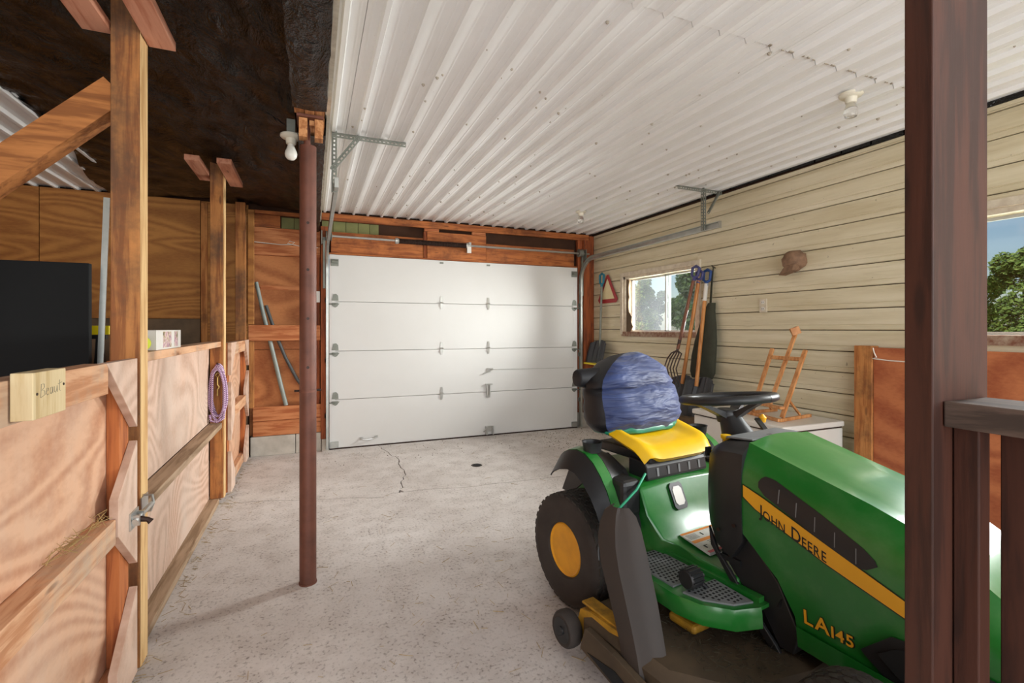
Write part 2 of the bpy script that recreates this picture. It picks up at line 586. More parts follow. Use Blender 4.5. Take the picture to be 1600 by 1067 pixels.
for i, (x0, x1) in enumerate(zip(bounds, bounds[1:])):
    yj = 3.27 if i < 2 else 1.54
    for (y0, y1, zo) in ((-1.55, yj + 0.03, -0.003), (yj + 0.034, 5.64, 0.0)):
        MB().prism(sheet_profile(x0 + 0.001, x1 - 0.001, zo), 'y', y0, y1).build('steel_sheet', M['sheet'], ceil, origin=None)
x = -1.498
while x > -3.2:
    MB().prism(sheet_profile(x - 0.899, x - 0.001), 'y', 2.2, 5.6).build('steel_sheet', M['sheet'], ceil)
    x -= 0.9
# wasp-nest lumps and screws on the sheets
sc = MB()
for _ in range(150):
    k = random.randrange(0, 22)
    xx = 0.277 + 0.15 * k + random.choice((0, 0, 0.03, -0.04))
    yy = random.uniform(0.4, 5.5)
    r = random.uniform(0.004, 0.010)
    zz = 2.577 if abs(xx - 0.277 - 0.15 * k) < 0.01 else 2.599
    sc.lathe([(r, 0.0), (r * 0.8, -r * 0.8), (r * 0.3, -r * 1.3)], (xx, yy, zz - 0.001), 'z', 6)
for i in range(34):
    xx = 1.9 + i * 0.042
    sc.box(xx, xx + random.uniform(0.01, 0.03), 1.562 + random.uniform(-.006, .006), 1.570, 2.592, 2.598)
so = sc.build('mud_spots', M['rib_dirt'], ceil)
so['kind'] = 'stuff'

# ------------------------------------------------------------------ right wall: tongue-and-groove siding, two windows
W1Y, W1Z = (3.70, 4.93), (1.27, 1.95)
W2Y, W2Z = (0.55, 1.78), (1.27, 1.99)
wr = MB()
ys = [-1.55, W2Y[0], W2Y[1], W1Y[0], W1Y[1], 5.75]
for i in range(5):
    hole = {1: W2Z, 3: W1Z}.get(i)
    if hole:
        wr.box(3.545, 3.64, ys[i], ys[i + 1], 0, hole[0])
        wr.box(3.545, 3.64, ys[i], ys[i + 1], hole[1], 2.645)
    else:
        wr.box(3.545, 3.64, ys[i], ys[i + 1], 0, 2.645)
wall_r = struct(wr.build('wall_right', M['dark'], origin=(0, 0, 0)))
def plank_prof(z0, h):
    f = 3.52
    t = h / 0.1465
    return [(3.546, z0), (f + 0.006, z0), (f, z0 + 0.006 * t), (f, z0 + 0.030 * t), (f + 0.004, z0 + 0.033 * t), (f + 0.004, z0 + 0.036 * t), (f, z0 + 0.039 * t), (f - 0.001, z0 + 0.120 * t), (f + 0.008, z0 + h), (3.546, z0 + h)]
z = 0.547 - 0.1525 * 3
row = 0
while z < 2.62:
    z0, z1 = max(z, 0.002), min(z + 0.1465, 2.565)
    segs = [(-1.5, 5.63, z0, z1)]
    for (wy, wz) in ((W2Y, W2Z), (W1Y, W1Z)):
        if z1 > wz[0] and z0 < wz[1]:
            new = []
            for (a, b, c, d) in segs:
                if a < wy[0] and b > wy[1]:
                    new += [(a, wy[0], c, d), (wy[1], b, c, d)]
                    if z0 < wz[0] - 0.01: new.append((wy[0], wy[1], c, wz[0]))
                    if z1 > wz[1] + 0.01: new.append((wy[0], wy[1], wz[1], d))
                else: new.append((a, b, c, d))
            segs = new
    for (a, b, c, d) in segs:
        if d - c < 0.012: continue
        dy = random.uniform(-0.002, 0.002)
        MB().prism([(px + (dy if px < 3.54 else 0), pz) for px, pz in plank_prof(c, d - c)], 'y', a, b).build('plank', M['siding'], wall_r)
    z += 0.1525
    row += 1
# ragged dark gap above the top plank
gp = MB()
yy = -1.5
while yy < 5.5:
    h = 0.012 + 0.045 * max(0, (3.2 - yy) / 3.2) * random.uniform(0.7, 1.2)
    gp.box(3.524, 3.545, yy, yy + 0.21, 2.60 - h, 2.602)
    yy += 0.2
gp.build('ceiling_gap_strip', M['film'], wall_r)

def window(n, wy, wz, label, split, broken):
    dusty = M['glass_dust'] if broken else M['glass']
    f = MB()
    x0, x1 = 3.515, 3.66
    t = 0.035
    f.box(x0, x1, wy[0], wy[0] + t, wz[0], wz[1]).box(x0, x1, wy[1] - t, wy[1], wz[0], wz[1])
    f.box(x0, x1, wy[0], wy[1], wz[1] - t, wz[1])
    fr = struct(f.build('window_%d' % n, M['cream'], origin=(0, 0, 0)))
    MB().box(3.50, x1 + 0.03, wy[0] - 0.02, wy[1] + 0.02, wz[0] - 0.045, wz[0] + 0.012).build('window_sill', M['redsill'], fr)
    c = MB()
    for a, b in ((wy[0] - 0.045, wy[0] + 0.004), (wy[1] - 0.004, wy[1] + 0.045)):
        c.box(3.497, 3.521, a, b, wz[0] - 0.02, wz[1] + 0.03)
    c.box(3.495, 3.521, wy[0] - 0.05, wy[1] + 0.05, wz[1] - 0.004, wz[1] + 0.045)
    c.build('casing', M['cream'], fr, bevel=0.003)
    a0, a1, b0, b1 = wy[0] + t, wy[1] - t, wz[0] + 0.012, wz[1] - t
    s = 0.018
    for k, (ya, yb, xx, gm) in enumerate(((a0, split + 0.02, 3.585, M['glass']), (split - 0.02, a1, 3.612, dusty))):
        q = MB()
        q.box(xx, xx + 0.022, ya, ya + s, b0, b1).box(xx, xx + 0.022, yb - s, yb, b0, b1)
        q.box(xx, xx + 0.022, ya, yb, b0, b0 + s).box(xx, xx + 0.022, ya, yb, b1 - s, b1)
        sa = q.build('sash', M['alu'], fr)
        MB().box(xx + 0.009, xx + 0.012, ya + s, yb - s, b0 + s, b1 - s).build('pane', gm, sa)
    if broken:
        q = MB()
        random.seed(3)
        pts = []
        for k in range(12):
            zz = wz[0] + 0.01 + (wz[1] - wz[0] - 0.02) * k / 11
            pts.append((wy[1] - t - 0.02 - (0.10 if k < 4 else 0.035) * random.uniform(0.5, 1.1) * (1.3 if k == 1 else 1), zz))
        q.prism([(wy[1] - t, wz[0] + 0.01)] + pts + [(wy[1] - t, wz[1] - 0.01)], 'x', 3.535, 3.548)
        q.build('torn_lining', M['greyply'], fr)
    return fr
window(1, W1Y, W1Z, '', 4.24, True)
window(2, W2Y, W2Z, '', 1.02, False)

# ------------------------------------------------------------------ back wall with the door opening
wb = MB()
wb.box(-3.3, 0.17, 5.69, 5.76, 0, 2.645).box(3.27, 3.64, 5.69, 5.76, 0, 2.645).box(0.17, 3.27, 5.69, 5.76, 2.14, 2.645)
wall_b = struct(wb.build('wall_back', M['dark'], origin=(0, 0, 0)))
def wbx(name, m, x0, x1, y0, y1, z0, z1, bevel=0.002):
    return MB().box(x0, x1, y0, y1, z0, z1).build(name, M[m], wall_b, bevel=bevel)
# above the door
wbx('ledger_board', 'stud_x', 0.06, 3.44, 5.60, 5.64, 2.497, 2.572)
wbx('header_board', 'stud_x', 0.19, 1.205, 5.62, 5.66, 2.145, 2.375)
wbx('header_board', 'stud_x', 1.245, 1.975, 5.60, 5.64, 2.145, 2.455)
wbx('header_board', 'stud_x', 1.98, 3.215, 5.61, 5.65, 2.145, 2.362)
wbx('cripple_block', 'stud_xl', 1.215, 1.39, 5.615, 5.655, 2.459, 2.494)
wbx('cripple_block', 'stud_xl', 1.80, 1.975, 5.615, 5.655, 2.459, 2.494)
wbx('cripple_stud', 'jamb_z', 1.208, 1.242, 5.612, 5.66, 2.145, 2.455)
wbx('head_jamb', 'stud_x', 0.17, 3.26, 5.595, 5.68, 2.128, 2.143)
for k, (xa, xb) in enumerate(((0.10, 0.21), (0.215, 0.345), (0.35, 0.475), (0.48, 0.60), (0.605, 0.70), (-0.30, -0.18), (-0.175, -0.02))):
    wbx('siding_strip', 'olive', xa, xb, 5.665, 5.685, 2.38, 2.497, 0)
# left of the door
wbx('top_plate', 'stud_x', -0.60, 0.06, 5.61, 5.66, 2.508, 2.545)
wbx('header_board', 'stud_x', -0.58, -0.31, 5.63, 5.67, 2.375, 2.505)
wbx('header_board', 'stud_xl', -0.58, 0.08, 5.62, 5.66, 2.205, 2.37)
wbx('header_board', 'stud_xl', -0.58, 0.08, 5.625, 5.665, 2.085, 2.200)
wbx('plywood_sheet', 'ply_door', -0.60, 0.08, 5.665, 5.685, 1.752, 2.083, 0)
wbx('plywood_sheet', 'ply_door', -0.60, 0.08, 5.665, 5.687, 1.10, 1.745, 0)
wbx('batten', 'stud_xl', -0.50, 0.08, 5.660, 5.666, 1.728, 1.770, 0)
wbx('plywood_sheet', 'ply_door', -0.60, 0.08, 5.665, 5.685, 0.20, 1.095, 0)
wbx('rail_board', 'stud_xl', -0.61, 0.08, 5.570, 5.608, 1.192, 1.354, 0.004)
wbx('sill_board', 'stud_xl', -0.565, 0.10, 5.60, 5.64, 0.36, 0.505, 0.004)
wbx('sill_board', 'stud_xl', -0.565, 0.10, 5.602, 5.642, 0.203, 0.357, 0.004)
wbx('stud', 'stud_z', -0.60, -0.555, 5.60, 5.66, 0.50, 1.19)
for xa, xb in ((-0.585, -0.165), (-0.16, 0.09)):
    wbx('concrete_block', 'cblock', xa, xb, 5.585, 5.68, 0.0, 0.20, 0.006)
# jambs of the door
wbx('jamb_board', 'jamb_z', 0.085, 0.165, 5.575, 5.66, 0.13, 2.42)
wbx('jamb_board', 'jamb_z', 0.02, 0.075, 5.635, 5.68, 0.2, 2.5)
wbx('concrete_block', 'cblock', 0.095, 0.165, 5.57, 5.68, 0.0, 0.128, 0.006)
wbx('jamb_board', 'jamb_z', 3.27, 3.335, 5.60, 5.66, 0.20, 2.495)
wbx('jamb_board', 'jamb_z', 3.342, 3.44, 5.57, 5.66, 0.20, 2.495)
wbx('concrete_block', 'cblock', 3.28, 3.45, 5.58, 5.68, 0.0, 0.198, 0.006)
for yy in (5.35, 4.95, 4.55, 4.15, 3.75, 3.35):
    MB().box(3.455, 3.515, yy - 0.19, yy + 0.19, 0, 0.19).build('concrete_block', M['cblock'], wall_r, bevel=0.006)
wbx('corner_post', 'jamb_z', 3.445, 3.518, 5.60, 5.66, 0.20, 2.56)
# stall end of the back wall: plywood sheets over a grey stained band
wbx('plywood_sheet', 'ply_wall', -2.23, -1.016, 5.55, 5.565, 1.415, 2.575, 0)
wbx('plywood_sheet', 'ply_wall', -3.28, -2.236, 5.55, 5.565, 1.415, 2.575, 0)
wbx('plywood_sheet', 'ply_wall', -1.012, -0.60, 5.57, 5.585, 1.10, 2.575, 0)
wbx('kick_board', 'greyply', -3.28, -1.016, 5.545, 5.565, 0.0, 1.411, 0)
wbx('trim_batten', 'stud_z', -1.010, -0.955, 5.548, 5.57, 1.05, 2.555)
wbx('plywood_offcut', 'ply_wall', -0.605, -0.545, 5.545, 5.565, 1.36, 2.53, 0.006)
wbx('kick_board', 'greyply', -1.012, -0.61, 5.57, 5.585, 0.0, 1.095, 0)
# left wall, out of the frame
wl = struct(MB().box(-3.40, -3.30, -1.55, 5.76, 0, 2.645).build('wall_left', M['ply_wall'], origin=(0, 0, 0)))

# ------------------------------------------------------------------ sectional garage door
DX0, DX1 = 0.172, 3.262
door = struct(MB().box(DX0 + .01, DX1 - .01, 5.640, 5.655, 0.01, 2.125).build('door_1', M['white'], origin=(0, 0, 0)))
seams = [0.012, 0.540, 1.072, 1.612, 2.127]
for a, b in zip(seams, seams[1:]):
    MB().box(DX0, DX1, 5.602, 5.640, a + 0.0022, b - 0.0022).build('door_panel', M['white'], door, bevel=0.003)
MB().box(DX0, DX1, 5.600, 5.650, 0.0, 0.013).build('bottom_seal', M['spring'], door)
for xx in (DX0 + 0.03, DX1 - 0.03):
    MB().box(xx - 0.028, xx + 0.028, 5.5995, 5.6025, 0.014, 2.125).build('end_stile', M['white'], door)
def hinge_center(x, z):
    m = MB()
    pts = [(-.010, -.075), (.010, -.075), (.016, -.045), (.016, .045), (.010, .075), (-.010, .075), (-.016, .045), (-.016, -.045)]
    m.prism([(x + a, z + b) for a, b in pts], 'y', 5.597, 5.602)
    m.tube([(x - .02, 5.593, z), (x + .02, 5.593, z)], 0.008, 8)
    m.box(x - .012, x + .012, 5.588, 5.597, z - .05, z - .02)
    for dz in (-.06, .06, .035):
        m.lathe([(.006, -.004), (.006, 0)], (x, 5.597, z + dz), 'y', 6)
    m.build('hinge', M['steel'], door)
for zz in seams[1:4]:
    for xx in (1.417, 2.004):
        if not (xx > 2 and zz < 0.6): hinge_center(xx, zz + 0.012)
for xx in (1.417, 2.004, 2.2):
    if xx < 2.1: MB().box(xx - .022, xx + .022, 5.597, 5.602, 2.085, 2.105).build('top_clip', M['galv_dull'], door)
def roller(x, z, sgn):
    m = MB()
    m.prism([(x - .035, z + .01), (x + .035, z + .01), (x + .03, z + .065), (x + .01, z + .085), (x - .02, z + .08)], 'y', 5.596, 5.6)
    m.prism([(x - .04, z - .02), (x + .045, z - .02), (x + .02, z - .055), (x, z - .065), (x - .025, z - .05)], 'y', 5.596, 5.6)
    m.box(x - .03, x + .03, 5.575, 5.598, z - .022, z - .014)
    m.tube([(x, 5.57, z - .03), (x - sgn * .075, 5.57, z - .03)], 0.006, 8)
    m.build('roller_hinge', M['galv_dull'], door)
for zz in seams[1:4]:
    roller(DX0 + 0.06, zz, 1)
    roller(DX1 - 0.05, zz, -1)
for xx in (DX0 + 0.055, DX1 - 0.05):
    m = MB().box(xx - .04, xx + .04, 5.592, 5.6, 2.0, 2.075).box(xx - .03, xx + .03, 5.56, 5.595, 2.03, 2.045)
    m.tube([(xx - .03, 5.575, 2.05), (xx + .03, 5.575, 2.05)], .014, 10)
    m.build('top_roller_bracket', M['galv_dull'], door)
    MB().box(xx - .04, xx + .04, 5.58, 5.6, 0.02, 0.085).build('bottom_bracket', M['galv'], door)
m = MB().tube([(.50, 5.6, .095), (.515, 5.572, .092), (.56, 5.562, .085), (.62, 5.562, .09), (.655, 5.575, .10), (.665, 5.6, .105)], [.012, .010, .009, .009, .010, .012], 8)
m.box(.485, .525, 5.597, 5.602, .08, .112).box(.65, .685, 5.597, 5.602, .09, .12)
m.build('lift_handle', M['steel'], door)
m = MB().bar((1.93, 5.585, .76), (2.06, 5.585, .815), .012, .014).box(1.985, 2.03, 5.59, 5.602, .78, .83)
m.tube([(2.03, 5.588, .815), (2.06, 5.588, .82)], .012, 8)
m.build('lock_handle', M['steel'], door)
m = MB().tube([(2.06, 5.592, .812), (3.2, 5.592, .80)], .0022, 5)
m.build('lock_cable', M['galv'], door)
m = MB().box(1.975, 2.03, 5.594, 5.602, .47, .64).box(1.96, 2.05, 5.57, 5.596, .625, .64).tube([(1.985, 5.585, .5), (1.985, 5.585, .63)], .008, 8).tube([(2.02, 5.585, .5), (2.02, 5.585, .63)], .008, 8)
m.build('lock_hinge', M['steel'], door)
m = MB().box(1.97, 2.05, 5.594, 5.602, .05, .12).box(1.965, 1.98, 5.55, 5.6, .02, .12).box(2.045, 2.06, 5.55, 5.6, .02, .12).bar((1.93, 5.56, .06), (2.0, 5.58, .11), .012, .012)
m.build('foot_latch', M['steel'], door)

# torsion bar over the door
tb = empty('torsion_bar', (1.7, 5.55, 2.22), 'steel torsion bar with dark coil spring mounted above the garage door', 'door spring')
def ty(x): return 2.308
MB().tube([(0.14, 5.53, 2.312), (3.40, 5.53, 2.305)], 0.0125, 12).build('shaft', M['steel'], tb, 30)
sp = MB()
turns = 62
for_path = []
for k in range(turns * 8 + 1):
    a = 2 * PI * k / 8
    for_path.append((0.90 + 0.80 * k / (turns * 8), 5.53 + 0.024 * math.cos(a), 2.307 + 0.024 * math.sin(a)))
sp.tube(for_path, 0.0065, 5)
sp.build('coil_spring', M['spring'], tb, 40)
for xx in (0.885, 1.715):
    MB().lathe([(.034, -.02), (.036, 0), (.03, .02)], (xx, 5.53, 2.307), 'x', 14).build('winding_cone', M['steel'], tb, 30)
MB().box(1.725, 1.755, 5.505, 5.60, 2.235, 2.345).build('anchor_plate', M['galv'], tb)
MB().box(1.70, 1.75, 5.49, 5.496, 2.215, 2.29).build('paper_tag', M['offwhite'], tb)
for xx in (0.165, 3.265):
    MB().lathe([(.05, -.03), (.055, -.024), (.045, -.015), (.045, .02), (.057, .026), (.02, .035)], (xx, 5.53, 2.31), 'x', 20).build('cable_drum', M['galv_dull'], tb, 30)
    MB().box(xx - .075 if xx < 1 else xx + .065, xx - .065 if xx < 1 else xx + .075, 5.49, 5.60, 2.22, 2.36).build('bearing_plate', M['galv_dull'], tb)

def angle_iron(p, q, side, up, w=0.032, hole=True):
    """perforated slotted angle from p to q: flange along side, flange along up"""
    m = MB()
    p, q = Vector(p), Vector(q)
    d = q - p
    L = d.length
    d.normalize()
    for f, nrm in ((Vector(side), Vector(up)), (Vector(up), Vector(side))):
        def slab(a0, a1, b0, b1, t=0.0022):
            v = []
            for aa in (a0, a1):
                for bb in (b0, b1):
                    for tt in (0, t):
                        v.append(p + d * aa + f * bb + nrm * tt)
            m.add(v, [(0, 1, 3, 2), (4, 6, 7, 5), (0, 4, 5, 1), (2, 3, 7, 6), (0, 2, 6, 4), (1, 5, 7, 3)])
        slab(0, L, 0, w * .32)
        slab(0, L, w * .68, w)
        n = max(2, int(L / 0.026))
        for k in range(n + 1):
            c = L * k / n
            slab(max(0, c - .0055), min(L, c + .0055), w * .3, w * .7)
    return m

def track(X, near_label, name_group, Xend, side):
    base = empty('door_track', (X, 5.56, 0), near_label, 'door track', name_group)
    path = [(X, 5.555, 0.02), (X, 5.555, 1.92)]
    r = 0.30
    for k in range(1, 11):
        a = PI / 2 * k / 10
        path.append((X, 5.555 - r + r * math.cos(a), 1.92 + r * math.sin(a)))
    yend = 3.19
    cen = [Vector(p) for p in path]
    # C-channel swept along the path
    secs = []
    full = cen + [Vector((Xend, yend, 2.225))]
    for i, p in enumerate(full):
        dd = (full[min(i + 1, len(full) - 1)] - full[max(i - 1, 0)]).normalized()
        nx = Vector((1, 0, 0))
        u = dd.cross(nx).normalized()
        prof = [(-.012, -.028), (.012, -.028), (.014, -.022), (-.009, -.024), (-.009, .024), (.014, .022), (.012, .028), (-.012, .028)]
        secs.append([tuple(p + nx * (a * side) + u * b) for a, b in prof])
    vm = MB().loft(secs[:2])
    vm.build('vertical_track', M['galv'], base)
    MB().loft(secs[1:12]).build('curved_track', M['galv'], base, 50)
    MB().loft(secs[11:]).build('horizontal_track', M['galv'], base)
    for zz in (0.35, 0.95, 1.6):
        MB().box(X - .006 * side - .02, X - .006 * side + .02, 5.575, 5.60, zz, zz + .05).build('jamb_bracket', M['galv_dull'], base)
    MB().box(X - .03 * side - .012, X - .03 * side + .012, 5.556, 5.586, 1.75, 2.30).build('flag_bracket', M['galv_dull'], base)
    return base
tl = track(0.150, 'galvanised garage door track that ends beneath the black plastic wrapped beam', 'garage door tracks', 0.140, 1)
tr = track(3.285, 'galvanised garage door track running along the cream siding above the tools', 'garage door tracks', 3.275, -1)
# left hanger
a = angle_iron((0.115, 3.285, 2.19), (0.115, 3.285, 2.585), (1, 0, 0), (0, 1, 0)).build('hanger_post', M['galv_dull'], tl)
angle_iron((0.115, 3.28, 2.572), (0.585, 3.28, 2.572), (0, 0, -1), (0, 1, 0)).build('hanger_arm', M['galv_dull'], tl)
angle_iron((0.105, 3.275, 2.335), (0.27, 3.275, 2.565), Vector((.813, 0, -.583)), (0, -1, 0), 0.028).build('hanger_brace', M['galv_dull'], tl)
MB().box(.128, .152, 3.18, 3.215, 2.195, 2.255).build('end_stop', M['galv'], tl)
# right hanger
angle_iron((3.25, 3.35, 2.20), (3.25, 3.35, 2.585), (1, 0, 0), (0, 1, 0)).build('hanger_post', M['galv_dull'], tr)
angle_iron((2.95, 3.34, 2.572), (3.46, 3.34, 2.572), (0, 0, -1), (0, 1, 0)).build('hanger_arm', M['galv_dull'], tr)
angle_iron((3.275, 3.335, 2.36), (3.41, 3.335, 2.565), Vector((.835, 0, -.55)), (0, -1, 0), 0.028).build('hanger_brace', M['galv_dull'], tr)
MB().box(3.262, 3.29, 3.18, 3.19, 2.195, 2.255).build('end_stop', M['galv'], tr)
from mathutils import noise as mnoise
# ------------------------------------------------------------------ beam, post and black film over the stall
bm_ = empty('ceiling_beam', (0, 2, 2.4), 'built-up timber ceiling beam wrapped in torn black plastic on a steel post', 'beam')
for i, (xa, xb) in enumerate(((-0.082, -0.036), (-0.033, 0.011), (0.014, 0.058))):
    MB().box(xa, xb, -1.5, 2.66 + 0.01 * i, 2.405 - (0.004 if i == 1 else 0), 2.60).build('beam_ply', M['block'], bm_)
    MB().box(xa + 0.02, xb + 0.0, 2.68, 5.62, 2.36, 2.55).build('beam_ply', M['block'], bm_)
random.seed(5)
def wrap(y0, y1, xa, xb, zb, zt, torn):
    secs = []
    n = 60
    for i in range(n + 1):
        y = y0 + (y1 - y0) * i / n
        yy = y
        s = []
        for j, (x, z) in enumerate(((xa, zt), (xa - .006, (zb + zt) / 2), (xa - .004, zb), (xa * .5 + xb * .5, zb - .008), (xb + .004, zb), (xb + .008, (zb + zt) / 2), (xb, zt))):
            d = mnoise.noise(Vector((x * 9, y * 14, z * 7))) * 0.008
            yj = yy
            if torn and i == n: yj += mnoise.noise(Vector((j * 1.7, 3.3, 0))) * 0.035
            s.append((x + (d if j not in (3,) else 0), yj, z - abs(d) * (1 if j in (2, 3, 4) else 0)))
        secs.append(s)
    return MB().shell(secs, 0.0012)
wrap(-1.45, 2.57, -0.086, 0.062, 2.40, 2.575, True).build('plastic_wrap', M['film'], bm_, 60)
wrap(2.78, 5.58, -0.068, 0.062, 2.355, 2.54, False).build('plastic_wrap', M['film'], bm_, 60)
MB().box(0.066, 0.090, -1.5, 5.6, 2.47, 2.596).build('fascia_strip', M['cream'], bm_)
pb = MB().box(-0.072, 0.055, 2.64, 2.80, 2.386, 2.400)
pb.build('steel_plate', M['rust'], bm_)
for xa in (-0.062, 0.012):
    MB().box(xa, xa + 0.04, 2.655, 2.72, 2.29, 2.385).build('packing_block', M['block'], bm_)

pole = empty('support_post', (-0.02, 2.72, 0), 'rusty red brown round steel post standing on the concrete floor', 'post')
MB().lathe([(0.041, 0.008), (0.041, 2.262)], (-0.020, 2.72, 0), 'z', 28).build('tube', M['rust'], pole, 40)
MB().lathe([(0.0165, 2.262), (0.0165, 2.386)], (-0.024, 2.72, 0), 'z', 14).build('jack_screw', M['rust'], pole, 40)
MB().lathe([(0.044, 0.0), (0.044, 0.008)], (-0.020, 2.72, 0), 'z', 24).build('foot_plate', M['rust'], pole)
for zz, a in ((1.62, 250), (1.37, 250), (1.12, 250), (1.86, 250)):
    r = R(a)
    MB().lathe([(.0075, -.002), (.0075, .0025)], (-0.020 + .0415 * math.cos(R(270)), 2.72 - .0405, zz), 'y', 10).build('pin_hole', M['spring'], pole)
MB().lathe([(0.044, 0.99), (0.044, 1.002)], (-0.020, 2.72, 0), 'z', 24).build('collar', M['rust'], pole, 30)
MB().tube([(-.085, 2.72, .998), (.045, 2.72, .998)], .006, 8).build('pin', M['spring'], pole)

# film under the joists
secs = []
NX, NY = 90, 220
for j in range(NY + 1):
    y = -1.45 + (5.55 + 1.45) * j / NY
    s = []
    for i in range(NX + 1):
        x = -1.60 + (1.60 - 0.09) * i / NX
        edge = max(0.0, 1 - i / 5.0)
        z = 2.612 - 0.006 * y + 0.024 * mnoise.noise(Vector((x * 1.5, y * 1.1, 0.3))) + 0.016 * mnoise.noise(Vector((x * 5 + y * 1.5, y * 4 - x * 2, 1.3)))
        z += 0.016 * (0.5 - abs(mnoise.noise(Vector((x * 4 - y * 3, y * 1.6 + x * 2, 4.1))))) * 2 - 0.016
        z += 0.012 * abs(mnoise.noise(Vector((x * 9 + y * 5, y * 2.5, 7.7))))
        f = max(0.0, (x + 0.42) / 0.33)
        z -= f * f * (0.12 if y < 2.4 else 0.05) * (0.7 + 0.3 * math.sin(y * 3))
        # drawn tight to the plates near the posts
        s.append((x + (0.12 * math.sin(y * 2.1) * edge), y, min(z, 2.636)))
    secs.append(s)
film = MB().shell(secs, -0.001).build('black_plastic_sheet', M['film'], None, 70)
tag(film, 'large wrinkled black plastic sheet stapled under the joists above the stall', 'plastic sheet')
MB().tube([(-.115, 3.62, 2.50), (-.118, 3.60, 2.46), (-.135, 3.58, 2.44), (-.15, 3.58, 2.46)], .003, 6)

# bare-bulb lamp holders
def lamp_holder(x, y, z, label, kind):
    e = empty('lamp_holder', (x, y, z), label, 'light')
    MB().lathe([(.057, 0), (.058, -.010), (.050, -.018), (.030, -.022), (.026, -.05), (.022, -.052)], (x, y, z), 'z', 28).build('porcelain_base', M['porcelain'], e, 35)
    if kind == 'bulb':
        MB().lathe([(.014, -.045), (.018, -.06), (.026, -.085), (.030, -.092), (.033, -.108), (.030, -.125), (.020, -.138), (.002, -.143)], (x, y, z), 'z', 24).build('bulb', M['bulb'], e, 40)
        MB().box(x - .022, x + .022, y - .022, y + .022, z, z + .085).build('junction_box', M['galv_dull'], e)
    else:
        t = NT('clear_bulb_glass')
        t.b.inputs['Transmission Weight'].default_value = 0.85
        t.b.inputs['Roughness'].default_value = 0.12
        t.out((0.9, 0.9, 0.88, 1), 0.12)
        MB().lathe([(.016, -.05), (.024, -.062), (.031, -.085), (.033, -.11), (.028, -.125), (.004, -.130)], (x, y, z), 'z', 24).build('bulb', t.m, e, 40)
    return e
lamp_holder(-0.112, 3.05, 2.43, 'porcelain lamp holder with frosted white bulb hanging by the steel post', 'bulb')
lamp_holder(2.70, 1.715, 2.592, 'porcelain lamp holder with clear bulb on the ribbed white ceiling', 'clear')
lamp_holder(2.70, 4.56, 2.592, 'small pale lamp holder on white ceiling in front of garage door', 'clear')

# ------------------------------------------------------------------ stall front: posts, rails, plywood
sf = empty('stall_partition', (-0.66, 3.3, 0), 'plywood and timber stall partition with tall square posts beside the aisle', 'partition')
def sfx(name, m, x0, x1, y0, y1, z0, z1, bevel=0.003):
    return MB().box(x0, x1, y0, y1, z0, z1).build(name, M[m], sf, bevel=bevel)
# posts: broad orange face plus a paler sawn edge board on the aisle side
p1 = sfx('post', 'post_z', -0.712, -0.6195, 2.288, 2.377, 0.0, 2.643)
sfx('post_edge', 'edge_z', -0.6190, -0.6165, 2.290, 2.375, 0.0, 2.643, 0)
sfx('post', 'post_z', -0.706, -0.6225, 4.20, 4.285, 0.04, 2.58)
sfx('post_edge', 'edge_z', -0.622, -0.614, 4.202, 4.283, 0.04, 2.58)
sfx('post', 'post_z', -0.700, -0.614, 5.44, 5.53, 0.0, 2.57)
sfx('base_plate', 'dust_y', -0.735, -0.646, 2.38, 4.198, 0.0, 0.040)
sfx('base_plate', 'dust_y', -0.735, -0.646, 4.29, 5.435, 0.0, 0.036)
sfx('top_rail', 'gate_y', -0.722, -0.634, 2.381, 4.197, 1.182, 1.221)
sfx('mid_rail', 'dust_y', -0.712, -0.628, 2.381, 4.197, 0.571, 0.609)
MB().box(-0.726, -0.713, 2.381, 4.197, 0.612, 1.180).build('plywood_panel', M['ply_pale'], sf)
MB().box(-0.7275, -0.7135, 2.381, 4.197, 0.042, 0.569).build('plywood_panel', M['ply_pale'], sf)
# plates that grip the post heads
for (x0, x1, y0, y1) in ((-0.612, -0.520, 1.2, 2.375), (-0.812, -0.716, 1.2, 2.33), (-0.610, -0.520, 3.86, 4.46), (-0.80, -0.712, 3.86, 4.36)):
    MB().box(x0, x1, y0, y1, 2.463, 2.50).build('head_plate', M['pink_y'], sf, bevel=0.002)
# corner brace inside the stall
br = MB().bar((-0.700, 2.345, 2.245), (-1.60, 2.345, 1.345), 0.089, 0.105, (0.7, 0, 0.7))
br.v = [(x, max(y, 2.33) if y > 2.345 else y + 0.0, z) for x, y, z in br.v]
br.build('corner_brace', M['brace'], sf)

